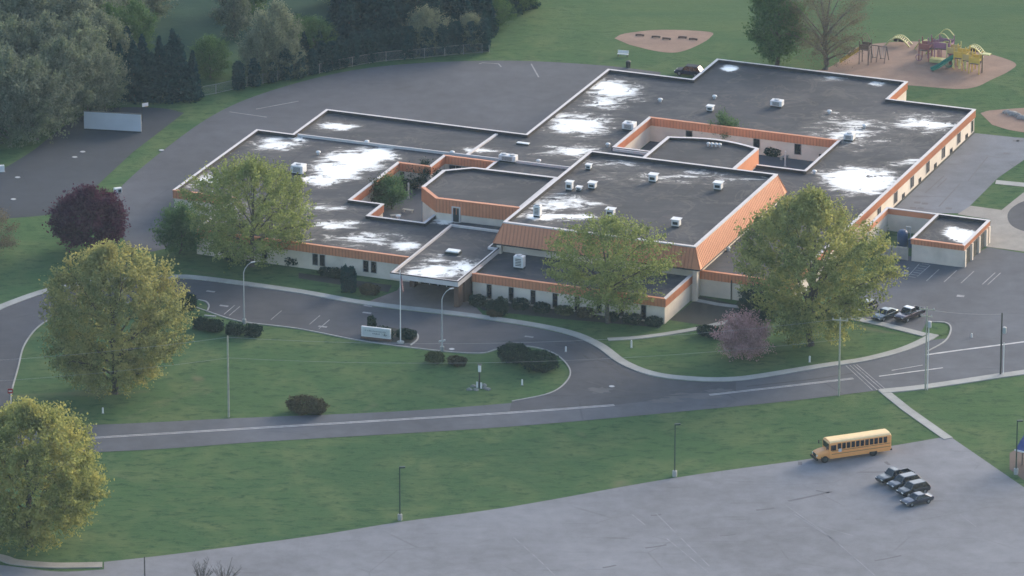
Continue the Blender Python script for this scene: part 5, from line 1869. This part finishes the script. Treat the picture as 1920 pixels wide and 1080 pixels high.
    me = leaf_mesh("crown", P, leaf, M[mat], rng)
    o = bpy.data.objects.new("crown", me)
    COL.objects.link(o)
    o.parent = t
    return t

make_tree("tree", "large tan and yellow green tree on the left lawn island", "tree", G(215, 738), 22.9, 22.2, 1.3, 'f_tan', 21000, 0.25, 1, limbs=17, hollow=0.35, clump=0.8)
make_tree("tree", "pale yellow green tree in the bottom left corner by the front lot", "tree", G(55, 1024), 20.2, 22.4, 1.9, 'f_spring', 25000, 0.26, 2, limbs=14, hollow=0.5, clump=0.85)
make_tree("tree", "fresh green tree covering the left front corner of the school", "tree", G(472, 500), 17.4, 20.2, 1.6, 'f_green', 12500, 0.22, 3, limbs=17, hollow=0.3, gaps=0.3)
make_tree("tree", "loose green tree in front of the gym mansard", "tree", G(1140, 606), 16.5, 19.0, 3.2, 'f_green', 9500, 0.21, 4, limbs=16, hollow=0.3, gaps=0.3, wide=0.5)
make_tree("tree", "biggest olive green tree, hiding the right front of the school", "tree", G(1520, 648), 23.9, 23.0, 1.8, 'f_olive', 21000, 0.25, 5, limbs=18, hollow=0.36, clump=0.85, gaps=0.35)
make_tree("tree", "round dark purple leaved tree beside the play yard", "tree", G(168, 470), 9.4, 11.0, 1.2, 'f_purple', 11000, 0.23, 6, limbs=10, hollow=0.6, gaps=0.15)
make_tree("tree", "small dark green tree at the left corner of the school", "tree", G(338, 476), 7.6, 7.0, 0.9, 'f_mid', 4200, 0.22, 7, limbs=8, hollow=0.4)
make_tree("tree", "low pinkish brown budding tree on the lawn by the biggest tree", "tree", G(1393, 671), 6.6, 7.4, 0.4, 'f_pink', 5600, 0.17, 8, 'bark_grey', limbs=14, hollow=0.25, wide=0.5)
make_tree("tree", "dark blue green tree between the office block and the biggest tree", "tree", G(1420, 605), 5.2, 5.0, 0.3, 'f_hedge', 3000, 0.2, 9, limbs=7, hollow=0.5)
make_tree("tree", "dense green tree behind the back roof, beside the bare tree", "tree", G(1457, 122), 15.5, 9.6, 1.6, 'f_mid', 7000, 0.25, 10, limbs=12, hollow=0.35, wide=0.35)
make_tree("tree", "bare spreading tree with tan twigs between school and playground", "tree", G(1548, 130), 16.8, 15.5, 1.4, 'f_bare', 10500, 0.11, 11, 'bark_grey', limbs=18, hollow=0.3, trunk_r=0.48, clump=0.9, wide=0.55)
make_tree("tree", "bare brown tree at the left edge by the court", "tree", G(-12, 480), 7.5, 8.5, 0.8, 'f_bare', 2600, 0.13, 12, 'bark_grey', limbs=11, hollow=0.3)
make_tree("courtyard_tree", "green tree in the middle of the planted courtyard", "tree", G(735, 392, 0.06), 5.2, 3.9, 0.8, 'f_mid', 2600, 0.16, 13, limbs=7)
make_tree("courtyard_tree", "dark green tree against the left wall of the planted courtyard", "tree", G(716, 388, 0.06), 4.3, 3.4, 0.6, 'f_hedge_l', 2200, 0.16, 14, limbs=7)
make_tree("courtyard_tree", "dark shrubby tree at the back of the planted courtyard", "tree", G(795, 352, 0.06), 3.6, 3.6, 0.4, 'f_hedge', 2000, 0.16, 15, limbs=7)
make_tree("courtyard_tree", "green tree standing at the back wall of the open courtyard", "tree", G(1358, 274, 0.06), 4.9, 4.2, 0.9, 'f_mid', 2600, 0.16, 16, limbs=7)

def bare_shrub(px, py, h, wdt, seed, label):
    t = thing("bare_shrub", label, "shrub", G(px, py), 0)
    rr = random.Random(seed)
    mb = MB()
    for i in range(26):
        a = rr.uniform(0, 6.28)
        sp = rr.uniform(0.15, 1) * wdt / 2
        e = Vector((math.cos(a) * sp, math.sin(a) * sp, h * rr.uniform(0.6, 1)))
        m = e * 0.5 + Vector((0, 0, h * 0.12))
        mb.tube([(0, 0, 0), m, e], [0.05, 0.03, 0.01], 4, cap=False)
        for j in range(4):
            b = m.lerp(e, j / 4)
            q = b + Vector((rr.uniform(-.5, .5), rr.uniform(-.5, .5), rr.uniform(0.2, .7)))
            mb.tube([b, q], [0.022, 0.008], 3, cap=False)
    mb.build("branches", M['bark'], t)
    mb = MB()
    mb.lathe([(0.5, -0.05), (0.42, 0.10), (0.1, 0.16)], 10)
    mb.build("root_mound", M['soil'], t)
bare_shrub(378, 1106, 4.4, 5.0, 3, "bare dark branched shrub at the bottom of the front lot, left one")
bare_shrub(420, 1112, 4.6, 5.2, 5, "bare dark branched shrub at the bottom of the front lot, right one")

def shrub(px, py, sx, sy, h, mat, seed, label, name="shrub", group=None, n=1100, boxy=0.3, cat="shrub", rz=-TH, z=0.0):
    rng = np.random.default_rng(seed)
    t = thing(name, label, cat, G(px, py, z), rz, group)
    d = rng.normal(size=(n, 3))
    d /= np.linalg.norm(d, axis=1)[:, None]
    k = np.abs(d).max(axis=1)[:, None]
    d = d * (1 - boxy) + d / k * boxy * 0.9
    rad = rng.uniform(0.62, 1.03, (n, 1)) ** 0.6
    ph = rng.uniform(0, 6, 3)
    wob = 1 + 0.17 * np.sin(d[:, :1] * 5 + ph[0]) * np.sin(d[:, 1:2] * 6 + ph[1]) + 0.06 * np.sin(d[:, 2:] * 9 + ph[2])
    P = d * rad * wob * np.array([sx / 2, sy / 2, h / 2]) + np.array([0, 0, h / 2])
    P[:, 2] = np.maximum(P[:, 2], 0.04)
    me = leaf_mesh("foliage", P, 0.15, M[mat], rng)
    o = bpy.data.objects.new("foliage", me)
    COL.objects.link(o)
    o.parent = t
    mb = MB()
    for i in range(5):
        a = i * 1.26
        mb.tube([(0, 0, 0), (math.cos(a) * sx * 0.2, math.sin(a) * sy * 0.2, h * 0.6)], [0.05, 0.02], 5, cap=False)
    mb.build("stem", M['bark'], t)
    return t
hd = "clipped dark shrubs on the drive island"
for px, py, l in ((378, 617, "dark clipped shrub half hidden by the large tan tree"), (402, 621, "dark clipped shrub second from the tan tree on the island"), (439, 627, "dark clipped shrub in front of the left street lamp"), (475, 629, "dark clipped shrub at the open end of the island row")):
    shrub(px, py, 2.6, 2.2, 1.7, 'f_hedge', px, l, "clipped_shrub", hd, 1500, 0.7)
shrub(816, 680, 2.8, 2.2, 1.7, 'f_hedge_l', 21, "olive round shrub on the lawn below the lamp near the flagpole", n=1300)
shrub(857, 684, 3.0, 2.0, 1.3, 'f_hedge_r', 22, "low brownish shrub right of the olive shrub on the lawn", n=1300)
shrub(963, 678, 4.4, 4.0, 2.8, 'f_hedge', 23, "large dark round shrub at the island tip, left of a pair", n=3000)
shrub(1012, 694, 5.4, 4.2, 2.9, 'f_hedge', 24, "large dark spreading shrub at the island tip, right of a pair", n=3200)
shrub(576, 774, 6.0, 3.6, 2.4, 'f_hedge_r', 25, "wide brown green shrub on the lawn edge above the road", n=3400)
fr = "dark shrubs along the front of the office block"
for px, py, sx, h, l in ((895, 574, 2.9, 1.8, "dark mounded shrub at the canopy end of the office block"), (925, 582, 2.6, 1.6, "dark shrub by the first tall window of the office block"), (975, 580, 2.9, 1.8, "dark mounded shrub between the second and third office windows"),
                         (1016, 586, 2.7, 1.6, "dark mounded shrub below the fourth office window"), (1058, 590, 2.8, 1.4, "greener shrub left of the loose green tree trunk"), (1098, 594, 2.8, 1.4, "brownish shrub beside the trunk of the loose green tree"),
                         (1185, 606, 2.9, 1.5, "dark shrub right of the loose green tree trunk"), (1226, 611, 2.7, 1.4, "dark shrub at the right corner of the office block"), (1148, 601, 2.0, 1.3, "small dark shrub behind the loose green tree trunk")):
    shrub(px, py, sx, 1.9, h, 'f_hedge_r' if 'brownish' in l else 'f_hedge_l' if 'greener' in l else 'f_hedge', px * 3, l, "shrub", fr, 1200)
shrub(940, 592, 2.0, 1.8, 3.0, 'f_hedge', 31, "tall narrow dark evergreen in front of the second office window", "conical_shrub", n=1500, boxy=0.1)
shrub(928, 593, 2.6, 1.8, 0.9, 'f_hedge_r', 32, "low brown green ground shrub in front of the office evergreen", n=900)
shrub(628, 520, 5.6, 1.8, 1.5, 'f_hedge', 33, "long low dark hedge under the west wing windows", "hedge", n=2200, boxy=0.6, cat="hedge")
shrub(648, 548, 1.5, 1.4, 4.4, 'f_spruce', 34, "left of two dark column evergreens on the west lawn", "column_evergreen", n=1800, boxy=0.2, group="pair of column evergreens on the west lawn")
shrub(661, 549, 1.3, 1.2, 4.2, 'f_spruce', 35, "right of two dark column evergreens on the west lawn", "column_evergreen", n=1600, boxy=0.2, group="pair of column evergreens on the west lawn")
shrub(692, 552, 3.0, 2.4, 1.6, 'f_hedge_r', 36, "brown green mound shrub right of the column evergreens", n=1300)
shrub(548, 497, 2.6, 2.0, 1.6, 'f_hedge', 37, "dark shrub below the right side of the fresh green tree", n=1200)
shrub(440, 490, 3.0, 2.2, 1.8, 'f_hedge', 38, "dark shrub at the foot of the fresh green tree", n=1200)
shrub(1330, 630, 4.0, 2.4, 1.6, 'f_hedge', 39, "dark low shrub left of the pinkish tree", n=1500)
shrub(720, 636, 3.0, 1.4, 2.0, 'f_hedge', 40, "dark shrub behind the right half of the white school sign", n=1200)
shrub(697, 622, 1.3, 1.2, 2.6, 'f_hedge', 41, "narrow dark evergreen behind the left half of the white sign", "column_evergreen", n=900, boxy=0.1)
shrub(762, 635, 3.2, 2.0, 1.5, 'f_hedge', 42, "dark mound shrub right of the flagpole foot", n=1300)
shrub(352, 580, 2.6, 2.4, 2.6, 'f_hedge', 43, "dark shrub on the small drive island beside the tan tree", n=1300)
shrub(1395, 578, 2.0, 1.6, 1.5, 'f_hedge', 44, "dark shrub by the path against the low wing wall", n=900)
for i, (px, py, l) in enumerate(((770, 352, "dark shrub against the back wall of the planted courtyard"), (1448, 292, "dark shrub left of the bench in the open courtyard"), (1540, 290, "dark shrub in the right corner of the open courtyard"), (1180, 268, "brown shrub in the left corner of the open courtyard"), (858, 328, "dark green shrub in the back bay of the planted courtyard"))):
    shrub(px, py, 2.8, 1.8, 1.5, 'f_hedge_r' if 'brown' in l else 'f_hedge', 50 + i, l, "courtyard_shrub", None, 1000, z=0.06)

# --- evergreens
def spruce(loc, h, wdt, seed, label, group, mat='f_spruce', n=3200, column=False, name="spruce_tree"):
    rng = np.random.default_rng(seed)
    t = thing(name, label, "evergreen", loc, 0, group)
    MB().tube([(0, 0, 0), (0, 0, h * 0.9)], [h * 0.018, 0.03], 6).build("trunk", M['bark'], t)
    u = rng.random(n) ** 0.62 if not column else rng.random(n)
    zn = 1 - u if not column else u
    if column:
        rad = wdt / 2 * np.minimum(1, (1 - zn) * 4.5 + 0.12) ** 0.6
    else:
        tier = 0.72 + 0.28 * (1 - np.mod(zn * 11 + 0.3, 1))
        rad = wdt / 2 * (1 - zn) ** 0.85 * tier + 0.08
    az = rng.uniform(0, 2 * math.pi, n)
    k = 1 + 0.16 * np.sin(az * 3 + rng.uniform(0, 6)) + 0.12 * np.sin(az * 5 + zn * 9)
    rr_ = rad * k * rng.uniform(0.55, 1.05, n)
    P = np.stack([np.cos(az) * rr_, np.sin(az) * rr_, 0.25 + zn * (h - 0.3) - 0.10 * rr_], 1)
    me = leaf_mesh("crown", P, 0.24 if not column else 0.17, M[mat], rng, squash=0.5, elong=1.25)
    o = bpy.data.objects.new("crown", me)
    COL.objects.link(o)
    o.parent = t
    return t
protos = {}
def place_spruce(kind, px, py, h, label, group, seed):
    rr = random.Random(seed)
    k = (kind, seed % 3)
    hh = 10.0 if kind == 'spruce' else 4.5
    s_ = h / hh
    if k not in protos:
        if kind == 'spruce':
            protos[k] = spruce(G(px, py), hh, (5.6, 5.0, 4.4)[k[1]], 70 + k[1], label, group)
        else:
            protos[k] = spruce(G(px, py), hh, (1.75, 1.6, 1.9)[k[1]], 80 + k[1], label, group, n=1700, column=True, name="arborvitae")
        protos[k].scale = (s_, s_, s_)
        protos[k].rotation_euler.z = rr.uniform(0, 6)
        return
    copy_thing(protos[k], G(px, py), rr.uniform(0, 6), label, group, (s_ * rr.uniform(0.92, 1.1), s_ * rr.uniform(0.92, 1.1), s_))
g_sp = "dark spruces standing close together beyond the ball wall"
for i, (px, py, h) in enumerate(((225, 182, 9.5), (252, 187, 10.5), (286, 188, 8.5), (312, 186, 9.6), (336, 187, 11.5), (362, 184, 8.4), (240, 160, 10.5), (268, 168, 9.8), (300, 165, 9.2), (325, 160, 10.0), (206, 168, 9.0))):
    place_spruce('spruce', px, py, h, "dark spruce in the clump beyond the ball wall", g_sp, i)
g_av = "row of dark columnar arborvitae behind the fence"
for i, (px, py, h) in enumerate(((447, 168, 5.0), (477, 162, 5.0), (537, 149, 5.4), (563, 146, 4.6), (586, 140, 4.6), (606, 134, 5.0), (640, 126, 5.4), (664, 121, 5.6), (690, 116, 5.8), (716, 112, 5.6), (740, 110, 5.4), (768, 108, 5.6), (800, 105, 5.2), (828, 102, 5.4), (856, 99, 5.6), (884, 97, 5.4), (908, 96, 5.8), (624, 130, 5.0), (510, 155, 3.6), (704, 114, 5.2), (754, 109, 5.6), (842, 101, 5.0))):
    place_spruce('column', px, py, h, "dark columnar arborvitae in the row behind the fence", g_av, i)
g_b = "tall dark spruces rising behind the arborvitae row"
for i, (px, py, h) in enumerate(((655, 96, 12), (676, 88, 13), (705, 84, 12), (728, 92, 11), (752, 82, 12.5), (780, 72, 12), (812, 78, 10), (845, 66, 11), (868, 78, 10), (896, 70, 10.5), (912, 62, 9), (640, 70, 12), (690, 58, 12), (735, 52, 12), (800, 48, 12), (860, 42, 11), (920, 36, 9), (955, 28, 8), (990, 14, 8), (600, 118, 6), (570, 122, 6), (620, 104, 7))):
    place_spruce('spruce', px, py, h, "tall dark spruce behind the arborvitae row", g_b, i + 1)

# --- woods
g_w = "budding grey green trees of the wood at the upper left"
wl_ = "grey green budding tree in the wood at the upper left"
wood = []
def wood_tree(px, py, h, wdt, mat, seed, label, group):
    k = (mat, seed % 3)
    p = G(px, py)
    for kk, tt in wood:
        if kk == k:
            c = copy_thing(tt, p, seed * 1.7, label, group, (wdt / 14, wdt / 14, h / 14))
            return c
    tt = make_tree("tree", label, "tree", p, 14.0, 14.0, 0.6, mat, 6500, 0.26, 100 + seed, 'bark_grey', group, limbs=14, hollow=0.35, gaps=0.3, clump=0.95)
    tt.scale = (wdt / 14, wdt / 14, h / 14)
    wood.append((k, tt))
    return tt
for i, (px, py, h, wd) in enumerate(((20, 272, 15, 13), (70, 262, 13, 12), (118, 232, 14, 12), (165, 214, 12, 10), (196, 205, 10, 8), (150, 190, 14, 12), (90, 200, 15, 13), (30, 205, 15, 14), (-30, 240, 15, 14), (190, 160, 12, 11), (135, 140, 14, 13), (60, 140, 15, 14), (0, 130, 15, 14), (100, 90, 14, 13), (30, 70, 15, 14), (170, 95, 12, 12), (-40, 160, 15, 14))):
    wood_tree(px, py, h, wd, 'f_grey', i, wl_, g_w)
wood_tree(515, 138, 12, 9.0, 'f_pale', 3, "pale rounded tree standing in the arborvitae row", None)
wood_tree(484, 150, 8.5, 7.0, 'f_pale', 4, "smaller pale tree left of the pale rounded tree", None)
wood_tree(545, 144, 6, 5.5, 'f_pale', 5, "low pale shrubby tree in front of the pale rounded tree", None)
wood_tree(800, 96, 7.5, 8.0, 'f_pale', 6, "pale tree among the dark spruces behind the fence", None)
wood_tree(882, 92, 6.0, 6.0, 'f_pale', 7, "pale bushy tree at the right end of the arborvitae row", None)
g_f = "far dim trees in the dark meadow at the top"
for i, (px, py, h, wd, m) in enumerate(((215, 66, 8, 10, 'f_pale'), (262, 36, 9, 11, 'f_grey'), (205, 110, 9, 9, 'f_mid'), (250, 100, 9, 8, 'f_mid'), (395, 145, 7, 7, 'f_mid'), (440, 70, 11, 8, 'f_grey'), (470, 20, 10, 9, 'f_mid'), (590, 110, 7, 8, 'f_mid'), (560, 96, 6, 7, 'f_mid'), (970, 18, 6, 9, 'f_mid'), (930, 50, 5, 6, 'f_mid'), (225, -10, 10, 12, 'f_mid'), (640, 10, 11, 10, 'f_mid'), (760, -10, 11, 11, 'f_mid'), (880, -5, 10, 10, 'f_mid'))):
    wood_tree(px, py, h, wd, m, i, {'f_pale': "pale dim tree far off in the dark meadow", 'f_grey': "grey dim tree far off in the dark meadow", 'f_mid': "green dim tree far off in the dark meadow"}[m], g_f)

# ================================================================== HAZE
mb = MB()
mb.box((0, 500, 180), (7100, 7500, 362))
hz = mb.build("haze", bpy.data.materials.new("haze_air"))
hm = hz.data.materials[0]
hm.use_nodes = True
for n_ in list(hm.node_tree.nodes):
    if n_.type == 'BSDF_PRINCIPLED':
        hm.node_tree.nodes.remove(n_)
pv = hm.node_tree.nodes.new("ShaderNodeVolumePrincipled")
pv.inputs["Density"].default_value = 0.000042
pv.inputs["Color"].default_value = (0.60, 0.82, 1.0, 1)
pv.inputs["Anisotropy"].default_value = 0.2
hm.node_tree.links.new(pv.outputs[0], hm.node_tree.nodes["Material Output"].inputs["Volume"])
tag(hz, "thin bluish haze in the evening air", "haze", kind="stuff")

# stand the roots of the long things on their own ground
def rebase(root, x, y):
    d_ = Vector((x, y, 0)) - root.location
    root.location = (x, y, 0)
    for c_ in root.children:
        c_.location = c_.location - d_
bpy.context.view_layer.update()
for o_ in list(COL.objects):
    if o_.name == "chain_link_fence":
        rebase(o_, fl[8].x, fl[8].y)
    elif o_.name == "service_building":
        rebase(o_, *W(57, 41))
    elif o_.name == "school_building":
        rebase(o_, *W(-6, 48))
